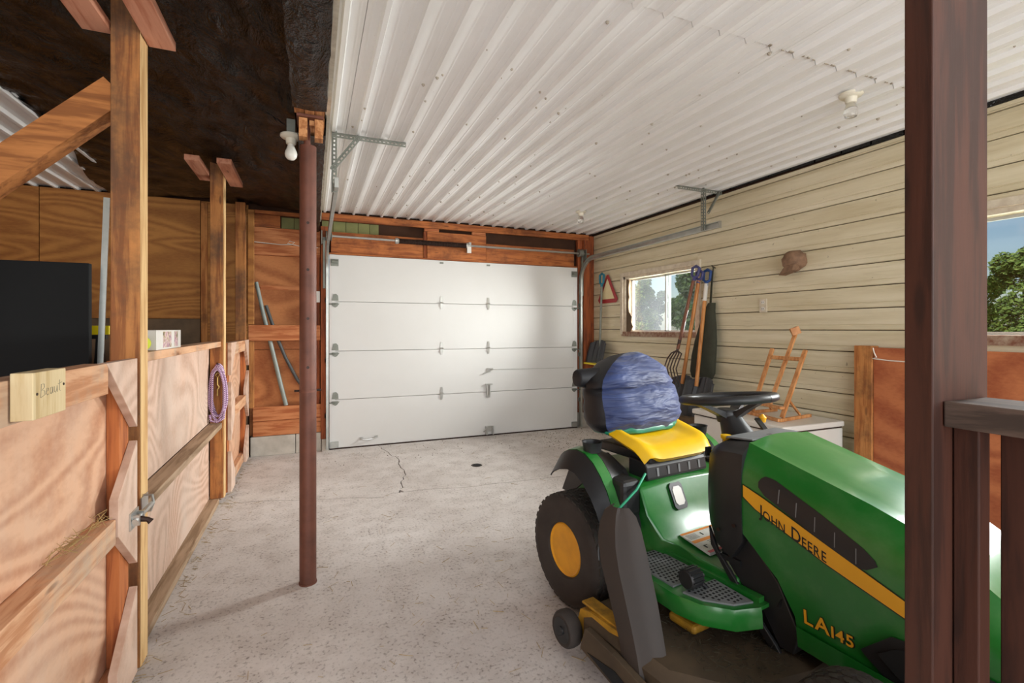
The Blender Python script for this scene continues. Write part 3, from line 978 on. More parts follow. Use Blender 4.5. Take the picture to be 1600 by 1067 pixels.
def gate(name, y0, y1, xf, label, z_lo=0.045):
    """plywood gate: 2x4 frame, gusset plates on the face, panel set back"""
    e = empty(name, (xf - .03, (y0 + y1) / 2, 0), label, 'gate', 'plywood stall gates')
    xb, xm = xf - 0.066, xf - 0.026
    def gx(n, m, xa, xc, ya, yb, za, zb, b=0.002):
        return MB().box(xa, xc, ya, yb, za, zb).build(n, M[m], e, bevel=b)
    MB().box(xb - .012, xb, y0, y1, z_lo, 1.17).build('plywood_panel', M['ply_gate'], e)
    for ya, yb in ((y0, y0 + .09), (y1 - .09, y1)):
        gx('stile', 'gate_z', xb + .001, xm - .001, ya, yb, z_lo, 1.205)
    gx('top_rail', 'gate_y', xb + .001, xf - .002, y0 + .092, y1 - .27, 1.155 - .045, 1.208)
    gx('mid_rail', 'gate_y', xb + .001, xf - .004, y0 + .092, y1 - .20, 0.60, 0.684)
    gx('bottom_rail', 'gate_y', xb + .001, xm - .002, y0 + .092, y1 - .092, z_lo, 0.13)
    for s, yy in ((-1, y1), (1, y0)):
        pr = [[(yy, 1.209), (yy + s * .29, 1.209), (yy, .955)],
              [(yy, .905), (yy + s * .19, .745), (yy + s * .19, .620), (yy, .450)],
              [(yy, .365), (yy + s * .20, .165), (yy + s * .20, z_lo), (yy, z_lo)]]
        for p in pr:
            MB().prism(p, 'x', xm, xf).build('gusset_plate', M['ply_pale'], e, bevel=0.0015)
    return e
g1 = gate('stall_gate', 0.80, 2.190, -0.600, 'plywood stall gate with triangular corner plates, name board and steel bolt')
g2 = gate('stall_gate', 4.305, 5.425, -0.580, 'plywood stall gate standing past the purple rope, next to the back wall')
g1.pop('group'); g2.pop('group')
# bolt on the near gate
lt = MB().box(-.600, -.594, 2.10, 2.186, .60, .66)
lt.build('bolt_plate', M['steel'], g1)
MB().tube([(-.585, 2.105, .63), (-.585, 2.30, .63)], .009, 10).build('bolt', M['steel'], g1, 40)
MB().tube([(-.588, 2.14, .63), (-.555, 2.14, .622), (-.545, 2.14, .612)], [.012, .009, .012], 8).build('bolt_knob', M['spring'], g1, 40)
for yy in (2.12, 2.17):
    MB().box(-.597, -.573, yy - .006, yy + .006, .612, .648).build('bolt_guide', M['steel'], g1)
kp = MB().box(-.616, -.612, 2.285, 2.365, .61, .66).tube([(-.613, 2.31, .665), (-.585, 2.31, .662), (-.58, 2.31, .63), (-.59, 2.31, .60), (-.613, 2.31, .60)], .005, 8)
kp.build('keeper', M['steel'], sf)
# name board
nb = tag(MB().box(-.599, -.560, 1.367, 1.518, 1.119, 1.223).build('name_board', wood('name_board_pine', '#dcc9a0', '#c4a878', 'z', knots=False), bevel=0.002), 'pale pine name board with faint pencil lettering hung on the near gate', 'sign')
def strokes(polys, r, name, mat, parent):
    for p in polys:
        m = MB().tube(p, r, 4)
        m.build(name, mat, parent)
# faint handwritten letters B e a u t
hw = [[(0, 0), (.002, .030), (.012, .029), (.013, .021), (.004, .016), (.014, .013), (.015, .004), (.001, .0)],
      [(.020, .010), (.028, .011), (.027, .017), (.022, .017), (.020, .006), (.024, .001), (.030, .003)],
      [(.042, .016), (.036, .016), (.034, .006), (.037, .001), (.042, .007), (.043, .016), (.044, .001)],
      [(.050, .016), (.050, .004), (.054, .001), (.059, .006), (.060, .016), (.061, .001)],
      [(.070, .028), (.070, .003), (.074, .001)], [(.064, .019), (.079, .021)]]
strokes([[(-.5594, 1.397 + a * 1.25, 1.165 + b * 1.0 + a * .06) for a, b in p] for p in hw], .0005, 'pencil_letter', M['pencil'], nb)
for yy, zz in ((1.382, 1.175), (1.505, 1.185)):
    MB().lathe([(.0035, 0), (.003, .0015)], (-.560, yy, zz), 'x', 8).build('nail', M['spring'], nb)

# straw caught on the gate ledge and around the floor
random.seed(21)
def straw(name, n, fn, label, parent=None):
    m = MB()
    for _ in range(n):
        x, y, zz, L, tilt = fn()
        a = random.uniform(0, PI)
        dx, dy, dz = math.cos(a) * L / 2, math.sin(a) * L / 2, tilt
        m.tube([(x - dx, y - dy, zz), (x + dx, y + dy, zz + dz)], random.uniform(.0006, .0013), 3)
    return m.build(name, M['straw'], parent)
def f_floor():
    k = random.random()
    if k < .35: x, y = -0.63 + abs(random.gauss(0, .05)), random.uniform(1.9, 5.5)
    elif k < .6: x, y = random.uniform(-.6, 3.3), random.uniform(1.2, 5.5)
    elif k < .85: x, y = random.gauss(.9, .5), random.gauss(2.2, .7)
    else: x, y = random.uniform(2.3, 3.4), random.uniform(4.3, 5.5)
    return max(-.62, min(3.4, x)), max(.6, min(5.55, y)), .0012, random.uniform(.015, .07), random.uniform(0, .004)
tag(straw('floor_straw', 520, f_floor, ''), 'loose straw and chaff scattered over the concrete floor', 'straw', kind='stuff')
def f_gate(): return random.uniform(-.650, -.615), random.uniform(1.65, 1.99), .688 + random.uniform(0, .02), random.uniform(.02, .06), random.uniform(-.002, .03)
gs = straw('ledge_straw', 46, f_gate, '', g1)
gs['kind'] = 'stuff'
# dead leaves and grit by the door
def f_grit():
    if random.random() < .7: return random.uniform(2.4, 3.4), random.uniform(4.6, 5.52)
    return random.uniform(.0, 3.2), random.uniform(4.9, 5.55)
m = MB()
for _ in range(420):
    x, y = f_grit()
    r = random.uniform(.002, .008)
    m.lathe([(r, 0), (r * .5, r * .5)], (x, y, 0), 'z', 4)
tag(m.build('leaf_litter', M['greyply']), 'brown leaf litter and grit swept up near the garage door', 'litter', kind='stuff')
dr = empty('floor_drain', (1.466, 4.43, 0), 'small dark round floor drain in the concrete before the door', 'drain')
MB().lathe([(.040, .0005), (.047, .003), (.055, .0005)], (1.466, 4.43, 0), 'z', 24).build('rim', M['spring'], dr)
MB().lathe([(.0405, .0005), (.0405, .0012)], (1.466, 4.43, 0), 'z', 24).build('opening', M['blackfoam'], dr)

# ------------------------------------------------------------------ things in the stall
bb = tag(MB().box(-2.25, -1.017, 3.0, 3.035, 0.0, 1.642).build('black_board', M['blackfoam'], bevel=0.004), 'tall matt black board standing upright inside the stall', 'board')
tag(MB().bar((-1.045, 3.115, 0.003), (-.983, 3.115, 1.997), .026, .008, (0, 1, 0)).build('aluminium_strip', M['galv']), 'long pale metal strip leaning upright behind the near post', 'strip')
tag(MB().bar((-.985, 3.16, 0.003), (-.965, 3.16, 1.99), .022, .014, (0, 1, 0)).build('wooden_strip', M['stud_z']), 'long thin wooden strip leaning upright beside the pale metal one', 'strip')
M['yellow_pl'] = plain('yellow_plastic', '#e8d016', 0.4, var=0.05)
M['black_pl'] = plain('black_plastic', '#1c1c1d', 0.45, var=0.25, dark='#060606')
cl = empty('sawhorse', (-1.12, 3.32, 0), 'folding work stand with yellow top, partly hidden by the black board', 'work stand')
MB().box(-1.42, -1.03, 3.30, 3.35, 1.285, 1.335).build('yellow_top', M['yellow_pl'], cl, bevel=.004)
MB().box(-1.40, -1.05, 3.31, 3.34, 1.262, 1.284).build('under_rail', M['black_pl'], cl)
for s in (-1, 1):
    for xx in (-1.38, -1.08):
        MB().bar((xx, 3.325 + s * .012, 1.262), (xx, 3.325 + s * .24, 0.0), .022, .022).build('leg', M['black_pl'], cl)
bx_ = empty('printed_carton', (-.665, 3.3, 1.221), 'small white printed carton with picture panels on the partition rail', 'box')
def art():
    t = NT('carton_print')
    col = t.ramp(t.noise(t.coord((1, 6, 6), False), 5, 3), [(0.30, lin('#33302c')), (0.42, lin('#a08a5c')), (0.5, lin('#d8c4b8')), (0.58, lin('#c08ea0')), (0.66, lin('#6b625c'))])
    return t.out(col, 0.4)
MB().box(-.716, -.642, 2.60, 3.03, 1.2215, 1.312).build('carton', M['offwhite'], bx_, bevel=.002)
MB().box(-.6418, -.6405, 2.70, 2.84, 1.230, 1.305).build('picture_panel', art(), bx_)
MB().box(-.6418, -.6405, 2.90, 2.96, 1.230, 1.305).build('picture_panel', art(), bx_)
M['tennis'] = plain('felt_ball', '#d6e04a', 0.9, var=0.15, dark='#8c9820', scale=30)
tag(MB().lathe([(.033 * math.sin(PI * k / 12), -.033 * math.cos(PI * k / 12)) for k in range(13)], (-.678, 2.53, 1.2545), 'z', 20).build('tennis_ball', M['tennis'], None, 60), 'yellow green tennis ball resting on the rail beside the post', 'ball')

# purple rope coil hung on the second post
M['purple'] = None
def rope_mat():
    t = NT('purple_white_rope')
    w = t.n('ShaderNodeTexChecker')
    w.inputs['Scale'].default_value = 130
    w.inputs['Color1'].default_value = lin('#74387a')
    w.inputs['Color2'].default_value = lin('#d8c2d0')
    t.l(t.coord((1, 1, 1), False), w.inputs['Vector'])
    return t.out(w.outputs[0], 0.8)
M['purple'] = rope_mat()
M['brass'] = plain('brass', '#b89a5c', 0.35, 0.9, var=0.2)
rp = empty('lead_rope', (-.655, 4.18, .60), 'coiled purple and white lead rope with brass clip hung on a post', 'rope')
for k in range(4):
    pth = []
    w, h0, h1 = .040 + .008 * (k % 3), .665 - .03 * (k % 2), 1.050 - .012 * k
    for i in range(49):
        a = 2 * PI * i / 48
        xx = -.650 + (w + .005 * math.sin(3 * a + k)) * math.sin(a)
        c = math.cos(a)
        zz = (h0 + h1) / 2 + (h1 - h0) / 2 * (abs(c) ** .75) * (1 if c > 0 else -1)
        pth.append((xx, 4.189 - .012 * k - .002 * math.sin(a), zz))
    MB().tube(pth, .0085, 8, cap=False).build('rope_loop', M['purple'], rp, 60)
MB().tube([(-.70, 4.15, .68), (-.69, 4.142, .635), (-.65, 4.14, .625), (-.61, 4.145, .65), (-.605, 4.15, .70)], .0085, 8).build('rope_tail', M['purple'], rp, 60)
MB().tube([(-.650, 4.165, .99), (-.634, 4.158, .975), (-.650, 4.155, .955), (-.665, 4.158, .972), (-.650, 4.165, .99)], .004, 8).build('swivel_ring', M['brass'], rp, 60)
MB().tube([(-.650, 4.155, .955), (-.650, 4.152, .90), (-.638, 4.152, .885), (-.650, 4.152, .865), (-.650, 4.152, .82)], .0055, 8).build('snap_clip', M['brass'], rp, 60)
MB().tube([(-.650, 4.20, 1.050), (-.650, 4.15, 1.055), (-.650, 4.135, 1.065)], .004, 6).build('nail', M['spring'], rp, 60)

# pipes leaning in the bay left of the door
M['greypipe'] = plain('grey_plastic_pipe', '#8e9690', 0.4, var=0.3, dark='#4c5a50')
M['darkpipe'] = plain('dark_plastic_pipe', '#4a4c4c', 0.45, var=0.3)
tag(MB().tube([(-.535, 5.637, 1.80), (-.475, 5.636, 1.50), (-.30, 5.634, .70), (-.255, 5.633, .507)], [.018, .020, .022, .022], 12).build('plastic_pipe', M['greypipe'], None, 40), 'straight pale grey pipe leaning in the bay left of door', 'pipe')
tag(MB().tube([(-.445, 5.637, 1.56), (-.35, 5.637, 1.25), (-.265, 5.637, 1.02), (-.15, 5.637, .78), (-.03, 5.637, .60), (.03, 5.637, .507)], .017, 12).build('plastic_pipe', M['darkpipe'], None, 40), 'bent dark grey pipe leaning behind the pale one', 'pipe')
MBc = MB().tube([(-.58, 5.61, 2.215), (-.45, 5.60, 2.205), (-.3, 5.605, 2.198), (-.2, 5.60, 2.205), (-.17, 5.6, 2.23), (-.22, 5.6, 2.24), (-.24, 5.6, 2.215), (-.1, 5.61, 2.19), (.06, 5.61, 2.19)], .004, 6)
tag(MBc.build('white_cord', M['whitecord'], None, 60), 'thin white cord strung along the boards left of the door', 'cord')
sw = empty('wall_switch', (.055, 5.63, 1.60), 'small white switch box beside the garage door jamb', 'switch')
MB().box(.02, .078, 5.60, 5.636, 1.60, 1.72).build('switch_box', M['offwhite'], sw, bevel=.003)
MB().box(.045, .053, 5.592, 5.60, 1.65, 1.67).build('toggle', M['offwhite'], sw)

# ------------------------------------------------------------------ right side: outlet, cap, red panels, freezer, easel
ol = empty('wall_outlet', (3.512, 2.945, 1.455), 'cream duplex wall outlet on the siding above the easel', 'outlet')
MB().box(3.508, 3.5195, 2.912, 2.982, 1.456, 1.568).build('cover_plate', M['cream'], ol, bevel=.002)
for zz in (1.485, 1.54):
    MB().lathe([(.016, 0), (.016, -.0035)], (3.508, 2.947, zz), 'x', 14).build('socket', M['offwhite'], ol)
    MB().box(3.5035, 3.505, 2.939, 2.942, zz - .006, zz + .006).box(3.5035, 3.505, 2.952, 2.955, zz - .006, zz + .006).build('slot', M['blackfoam'], ol)
M['leather'] = plain('brown_leather', '#8a6a52', 0.8, var=0.7, dark='#3f2b1e', scale=22, bump=0.6)
hat = MB()
secs = []
for i, (yy, zc, hy) in enumerate(((3.520, 1.85, .060), (3.49, 1.85, .072), (3.455, 1.852, .070), (3.43, 1.85, .062), (3.412, 1.845, .045))):
    s = []
    for k in range(16):
        a = 2 * PI * k / 16
        rr = hy * (1 + .22 * mnoise.noise(Vector((k * .9, i * 1.1, 2.2))))
        s.append((yy, 2.615 + rr * .95 * math.cos(a) + .01 * i, zc + rr * 1.05 * math.sin(a)))
    secs.append(s)
hat.loft(secs)
ho = empty('leather_cap', (3.47, 2.62, 1.74), 'crumpled brown cap-like lump hung on the cream siding', 'cap')
hat.build('crown', M['leather'], ho, 50)
MB().prism([(2.728, 1.738), (2.665, 1.815), (2.585, 1.815), (2.60, 1.770)], 'x', 3.41, 3.50).build('brim', M['leather'], ho, bevel=.008)

rpn = empty('plywood_lining', (3.47, 1.2, 0), 'reddish plywood lining on the siding wall with a timber end post', 'panel')
MB().box(3.428, 3.505, 2.045, 2.157, 0.0, 1.203).build('end_post', M['stud_z'], rpn, bevel=.003)
MB().box(3.445, 3.460, 0.85, 2.042, 0.0, 1.193).build('plywood_sheet', M['ply_red'], rpn)
MB().box(3.445, 3.460, -0.4, 0.846, 0.0, 1.193).build('plywood_sheet', M['ply_red'], rpn)
MB().box(3.462, 3.512, -0.4, 2.04, 1.10, 1.19).build('backing_rail', M['stud_y'], rpn)
MB().tube([(3.435, 2.04, 1.19), (3.43, 2.03, 1.16), (3.438, 2.02, 1.13), (3.44, 2.045, 1.12), (3.442, 1.95, 1.112), (3.443, 1.6, 1.105)], .004, 6).build('string', M['whitecord'], rpn, 60)

fz = empty('small_freezer', (3.13, 2.65, 0), 'small white enamel chest with lid standing against the siding wall', 'freezer')
MB().box(2.86, 3.45, 2.245, 3.05, 0.03, 0.622).build('body', M['offwhite'], fz, bevel=.008)
MB().box(2.845, 3.455, 2.235, 3.06, 0.632, 0.671).build('lid', M['offwhite'], fz, bevel=.010)
MB().box(2.866, 3.445, 2.25, 3.045, 0.622, 0.632).build('seal', M['spring'], fz)
for xx in (2.90, 3.41):
    for yy in (2.28, 3.01): MB().lathe([(.018, 0), (.018, .032)], (xx, yy, 0), 'z', 10).build('foot', M['black_pl'], fz)

ez = empty('table_easel', (3.15, 2.52, .671), 'small wooden tabletop easel standing on the white chest', 'easel')
def ebar(p, q, w, h, name='leg', up=(0, 1, 0)):
    return MB().bar(p, q, w, h, up).build(name, M['easel'], ez, bevel=.0015)
Ez = .672
ebar((2.985, 2.375, Ez + .011), (3.055, 2.70, Ez + .011), .022, .022, 'base_bar', (0, 0, 1))
ebar((2.985, 2.375, Ez + .011), (3.37, 2.43, Ez + .011), .022, .022, 'base_bar', (0, 0, 1))
ebar((3.075, 2.695, Ez + .011), (3.36, 2.70, Ez + .011), .022, .022, 'base_bar', (0, 0, 1))
fr0, fr1 = Vector((3.035, 2.395, Ez + .024)), Vector((3.245, 2.375, 1.165))
bl0, bl1 = Vector((3.085, 2.685, Ez + .024)), Vector((3.275, 2.665, 1.165))
ebar(fr0, fr1, .016, .030, 'upright')
ebar(bl0, bl1, .016, .030, 'upright')
def lerp(a, b, t): return a + (b - a) * t
ebar(lerp(fr0, fr1, .86), lerp(bl0, bl1, .86), .028, .014, 'cross_bar', (1, 0, -.4))
ebar(lerp(fr0, fr1, .14) + Vector((-.025, 0, 0)), lerp(bl0, bl1, .14) + Vector((-.025, 0, 0)), .045, .016, 'canvas_ledge', (0, 0, 1))
c0 = (lerp(fr0, fr1, .12) + lerp(bl0, bl1, .12)) / 2
c1 = (lerp(fr0, fr1, 1) + lerp(bl0, bl1, 1)) / 2 + Vector((.085, 0, .135))
ebar(c0, c1, .016, .028, 'mast')
ebar(c1 + Vector((-.028, .022, -.01)), c1 + Vector((.012, -.016, .012)), .055, .055, 'canvas_clamp', (0, 0, 1))
ebar(lerp(fr0, fr1, .28) + Vector((.012, .02, 0)), (3.26, 2.43, Ez + .024), .012, .016, 'strut')
ebar(lerp(bl0, bl1, .28) + Vector((.012, -.02, 0)), (3.28, 2.68, Ez + .024), .012, .016, 'strut')

# ------------------------------------------------------------------ long-handled tools
M['bluegrip'] = plain('blue_plastic', '#2f4f8c', 0.45, var=0.2)
M['tealgrip'] = plain('teal_plastic', '#2a7a90', 0.45, var=0.2)
M['navygrip'] = plain('purple_blue_plastic', '#4a4a7c', 0.45, var=0.2)
M['blade'] = plain('black_scoop_plastic', '#3a3c40', 0.4, var=0.35, dark='#17181a')
M['forksteel'] = plain('dark_fork_steel', '#4c3c36', 0.45, 0.5, var=0.4)
def dgrip(parent, top, direction, mat, w=.055, h=.11):
    """D-shaped handle in the y-z plane at the upper end of a shaft"""
    t = Vector(top)
    d = Vector(direction).normalized()
    s = Vector((0, 1, 0)) - d * d.y
    s.normalize()
    pth = [t, t + d * .03, t + d * .05 + s * w * .9, t + d * h + s * w, t + d * (h + .018), t + d * h - s * w, t + d * .05 - s * w * .9, t + d * .03]
    MB().tube(pth, [.020, .016, .013, .015, .016, .015, .013, .016], 10).build('grip', mat, parent, 60)
def tool_shaft(parent, p, q, mat, r=.016):
    MB().tube([p, lerp(Vector(p), Vector(q), .5), q], r, 12).build('shaft', mat, parent, 60)
def scoop(parent, bottom, w, h, depth, lean, mat, ribs=5, edge=None):
    """curved, ribbed snow-shovel blade; bottom = centre of the lower edge, opening towards -x"""
    bx0, by0, bz0 = bottom
    grid = []
    n, mcols = 9, 16
    for i in range(n):
        t = i / (n - 1)
        r = []
        for j in range(mcols + 1):
            s = j / mcols * 2 - 1
            c = depth * (1 - (s * s)) * .7
            rib = .010 * math.cos(j / mcols * ribs * 2 * PI)
            r.append((bx0 + lean * t + c + rib + depth * .35 * (1 - math.cos(t * 2.2)), by0 + s * w / 2 * (1 - .10 * t * t), bz0 + h * t - (.05 * s * s if i == n - 1 else 0)))
        grid.append(r)
    b = MB().shell(grid, .004).build('blade', mat, parent, 50)
    if edge:
        MB().box(bx0 - .02, bx0 + .055, by0 - w / 2, by0 + w / 2, bz0 - .016, bz0 + .004).build('wear_strip', edge, b)
    return b
# hung snow shovel by the door
s1 = empty('snow_shovel', (3.42, 5.30, .82), 'grey snow shovel with teal grip and yellow edge hung beside door', 'shovel', None)
tool_shaft(s1, (3.44, 5.335, 1.07), (3.465, 5.33, 1.86), M['galv_dull'], .015)
dgrip(s1, (3.465, 5.33, 1.86), (0.02, 0, 1), M['tealgrip'], .045, .15)
scoop(s1, (3.33, 5.32, .87), .40, .30, .075, .03, M['blade'], 5, M['yellow_pl'])
# triangle sign
M['redreflect'] = plain('red_reflector', '#a82c30', 0.4, var=0.2)
M['creamtri'] = plain('faded_cream_film', '#e2d2a6', 0.6, var=0.2, dark='#b89a60')
tri = empty('warning_triangle', (3.50, 5.25, 1.64), 'red bordered cream warning triangle hung behind the teal shovel grip', 'sign')
def trip(y0, z0, w, h, c):
    return [(y0 - w / 2 + c, z0), (y0 + w / 2 - c, z0), (y0 + w / 2, z0 + c * 1.2), (y0 + c * .5, z0 + h), (y0 - c * .5, z0 + h), (y0 - w / 2, z0 + c * 1.2)]
MB().prism(trip(5.245, 1.645, .44, .36, .035), 'x', 3.497, 3.502).build('red_border', M['redreflect'], tri)
MB().prism([(5.245 - .155, 1.695), (5.245 + .155, 1.695), (5.245, 1.955)], 'x', 3.493, 3.497).build('centre', M['creamtri'], tri)
# pitchfork
pf = empty('pitchfork', (3.40, 3.78, .72), 'pitchfork with dark wooden shaft and purple grip leaning on the window', 'pitchfork')
tool_shaft(pf, (3.30, 3.735, 1.12), (3.395, 3.622, 1.80), M['handle_dark'], .0155)
dgrip(pf, (3.395, 3.622, 1.78), (.12, -.12, 1), M['navygrip'], .045, .12)
MB().tube([(3.295, 3.741, 1.09), (3.312, 3.720, 1.21)], [.012, .0175], 10).build('ferrule', M['forksteel'], pf, 50)
for k in range(5):
    o = (k - 2) * .042
    MB().tube([(3.295, 3.741 + o * .15, 1.10), (3.29, 3.744 + o * .85, 1.075), (3.27, 3.765 + o, 1.02), (3.24, 3.775 + o, .93), (3.235, 3.735 + o, .83), (3.235, 3.69 + o, .76)], [.007, .007, .0065, .006, .0055, .003], 8).build('tine', M['forksteel'], pf, 60)
# two scoops with wooden shafts
s2 = empty('scoop_shovel', (3.38, 3.68, .42), 'black ribbed scoop on an orange wooden shaft under the window', 'shovel')
tool_shaft(s2, (3.34, 3.72, .78), (3.435, 3.60, 1.78), M['handle'], .018)
dgrip(s2, (3.432, 3.603, 1.755), (.1, -.1, 1), M['navygrip'], .040, .10)
scoop(s2, (3.27, 3.76, .50), .36, .36, .08, .05, M['blade'], 6)
s3 = empty('scoop_shovel', (3.38, 3.50, .42), 'black ribbed scoop with pale wooden shaft and blue grip by window', 'shovel')
tool_shaft(s3, (3.31, 3.50, .78), (3.475, 3.545, 1.74), M['handle'], .018)
MB().tube([(3.4475, 3.5375, 1.58), (3.476, 3.545, 1.745)], .0186, 12).build('pale_tip', M['offwhite'], s3, 60)
dgrip(s3, (3.475, 3.545, 1.73), (.05, -.06, 1), M['bluegrip'], .045, .13)
scoop(s3, (3.20, 3.44, .50), .36, .37, .09, .05, M['blade'], 6)
# olive bag hung on the siding
M['olivecloth'] = plain('olive_canvas', '#3c3d30', 0.9, var=0.4, dark='#1c1d16', scale=12, bump=0.4)
bg = empty('canvas_bag', (3.46, 3.52, .83), 'dark olive canvas bag hung on the wall behind the shovels', 'bag')
secs = []
for i, (zz, w, dp) in enumerate(((.84, .13, .04), (.90, .155, .05), (1.05, .155, .055), (1.2, .135, .05), (1.35, .10, .042), (1.48, .065, .035), (1.56, .04, .025))):
    s = []
    for k in range(18):
        a = 2 * PI * k / 18
        rr = 1 + .10 * mnoise.noise(Vector((math.cos(a) * 2, math.sin(a) * 2, zz * 5)))
        s.append((3.508 - dp * 1.05 + dp * math.cos(a) * rr * .9, 3.59 - .018 * i + w * math.sin(a) * rr, zz))
    secs.append(s)
MB().loft(secs).build('body', M['olivecloth'], bg, 50)
MB().tube([(3.47, 3.48, 1.55), (3.48, 3.475, 1.75), (3.49, 3.47, 1.90), (3.485, 3.49, 1.75), (3.475, 3.50, 1.55)], .006, 6).build('strap', M['olivecloth'], bg, 60)
MB().tube([(3.52, 3.475, 1.89), (3.48, 3.475, 1.90), (3.475, 3.475, 1.915)], .005, 6).build('nail', M['spring'], bg)
# wooden box on the floor behind the seat
tag(MB().box(3.18, 3.44, 3.24, 3.94, 0.0, .497).build('wooden_crate', M['greyply'], bevel=.006), 'grey weathered wooden crate on the floor beneath the scoops', 'crate')

# ------------------------------------------------------------------ dark stall corner next to the photographer
ns = empty('corner_posts', (1.0, .45, 0), 'dark brown stained timber post with rail and boards close by', 'post')
def nsx(name, m, x0, x1, y0, y1, z0, z1, b=.002):
    return MB().box(x0, x1, y0, y1, z0, z1).build(name, M[m], ns, bevel=b)
nsx('post_board', 'brown_z', 0.856, 1.006, 0.425, 0.463, 0.0, 2.59)
nsx('post_board', 'brown_z', 0.935, 1.022, 0.464, 0.500, 0.0, 2.30)
nsx('rail', 'grey_x', 0.880, 0.995, -0.70, 0.4235, 1.172, 1.210)
nsx('stake', 'brown_z', 0.905, 0.935, 0.392, 0.4235, 0.0, 1.171)
yy = .388
while yy > -.6:
    nsx('fence_board', 'brown_z', 0.952, 0.977, yy - .132, yy, 0.03, 1.171)
    yy -= .138
nsx('bottom_rail', 'brown_z', 0.979, 1.015, -0.70, 0.42, 0.0, 0.09)
nsx('end_post', 'brown_z', 0.90, 0.99, -0.70, -0.62, 0.0, 1.171)
# ------------------------------------------------------------------ ride-on mower (local axes: x forward, y left, z up)
def mower_green():
    t = NT('mower_green_paint')
    n = t.noise(t.coord((1, 1, 1), False), 7, 5, 0.65)
    col = t.mix(t.math('MULTIPLY', t.ramp(n, [(0.45, K1), (0.75, W1)]), 0.16), lin('#176a22'), lin('#8aa878'))
    t.b.inputs['Coat Weight'].default_value = 0.35
    t.b.inputs['Coat Roughness'].default_value = 0.12
    return t.out(col, 0.33)
M['green'] = mower_green()
M['yellow'] = plain('mower_yellow', '#f0bd08', 0.35, var=0.10, dark='#8a6a10', scale=6)
M['rim'] = plain('rim_yellow', '#e09a18', 0.45, var=0.35, dark='#6b4a18', scale=9)
M['mblack'] = plain('mower_black_plastic', '#232324', 0.42, var=0.35, dark='#0c0c0c', scale=9)
M['mgrey'] = plain('grey_foot_pad', '#7d7f80', 0.55, var=0.4, dark='#3f3e3c', scale=14)
M['tyre'] = plain('dusty_tyre', '#3a322d', 0.85, var=0.5, dark='#171412', scale=12)
M['tyretread'] = plain('tyre_tread', '#3b3630', 0.8, var=0.4, dark='#0c0b0a', scale=20)
M['chute'] = plain('dusty_chute_plastic', '#382f29', 0.65, var=0.5, dark='#2a2725', scale=7)
M['deck'] = plain('dirty_deck_steel', '#4e3f2c', 0.75, var=0.75, dark='#2a1f14', scale=8)
M['deckyel'] = plain('deck_yellow', '#b8861c', 0.6, var=0.8, dark='#4a3818', scale=16)
M['clip'] = plain('grass_clippings', '#3a3422', 0.95, var=0.7, dark='#120f0a', scale=40, bump=0.6)
M['decal_k'] = plain('black_print', '#120f0c', 0.4, var=0.0)
M['decal_y'] = plain('yellow_print', '#eaa91c', 0.4, var=0.05)
M['ribgreen'] = plain('green_strap', '#1f9a70', 0.5, var=0.2)

PHI = R(8)
mw = empty('riding_mower', (1.556, 2.134, 0), 'green and yellow ride-on lawn mower parked on the concrete floor', 'lawn mower', None, PHI - PI / 2)

def zc(a): return .892 - .28 * (a - .85) - .9 * max(0, a - 1.2) ** 2
def wc(a): return .19 - .02 * max(0, a - .9) - 1.2 * max(0, a - 1.47) ** 2
def side(a, z):
    t = zc(a) - z
    if t < .14: return wc(a) + .05 * math.sin(PI / 2 * max(t, 0) / .14)
    return wc(a) + .05 - .03 * ((t - .14) / .4) ** 2
def interp(tab, a):
    for (x0, y0), (x1, y1) in zip(tab, tab[1:]):
        if a <= x1: return y0 + (y1 - y0) * max(0, (a - x0)) / max(1e-9, x1 - x0)
    return tab[-1][1]
ZB = [(.80, .590), (.825, .572), (.94, .467), (.995, .360), (1.0, .265), (1.62, .24)]
secs = []
sta = [.815, .83, .86, .90, .94, .97, .993, 1.0, 1.05, 1.12, 1.2, 1.28, 1.36, 1.43, 1.48, 1.52, 1.56, 1.59]
for a in sta:
    zb, ztop = interp(ZB, a), zc(a)
    rr = [(zb + (ztop - zb) * (k / 12) ** .8) for k in range(13)]
    s = [(a + (.05 if a > 1.55 else 0) * (z - .3), -side(a, z), z) for z in rr]
    w = wc(a)
    for k in range(1, 12):
        u = k / 12 * 2 - 1
        s.append((a - .012 * (1 - u * u), u * w, ztop + (-.006 if abs(u) < .93 else 0) + .016 * (1 - u * u)))
    s += [(x, -y, z) for x, y, z in s[:13][::-1]]
    secs.append(s)
hm = MB().shell(secs, .004)
n0 = len(sta)
hood = hm.build('hood', M['green'], mw, 38)
MB().loft([[(1.585, y, z) for x, y, z in secs[-1]], [(1.60, y * .9, z * .97 + .01) for x, y, z in secs[-1]]]).build('grille', M['mblack'], hood, 40)

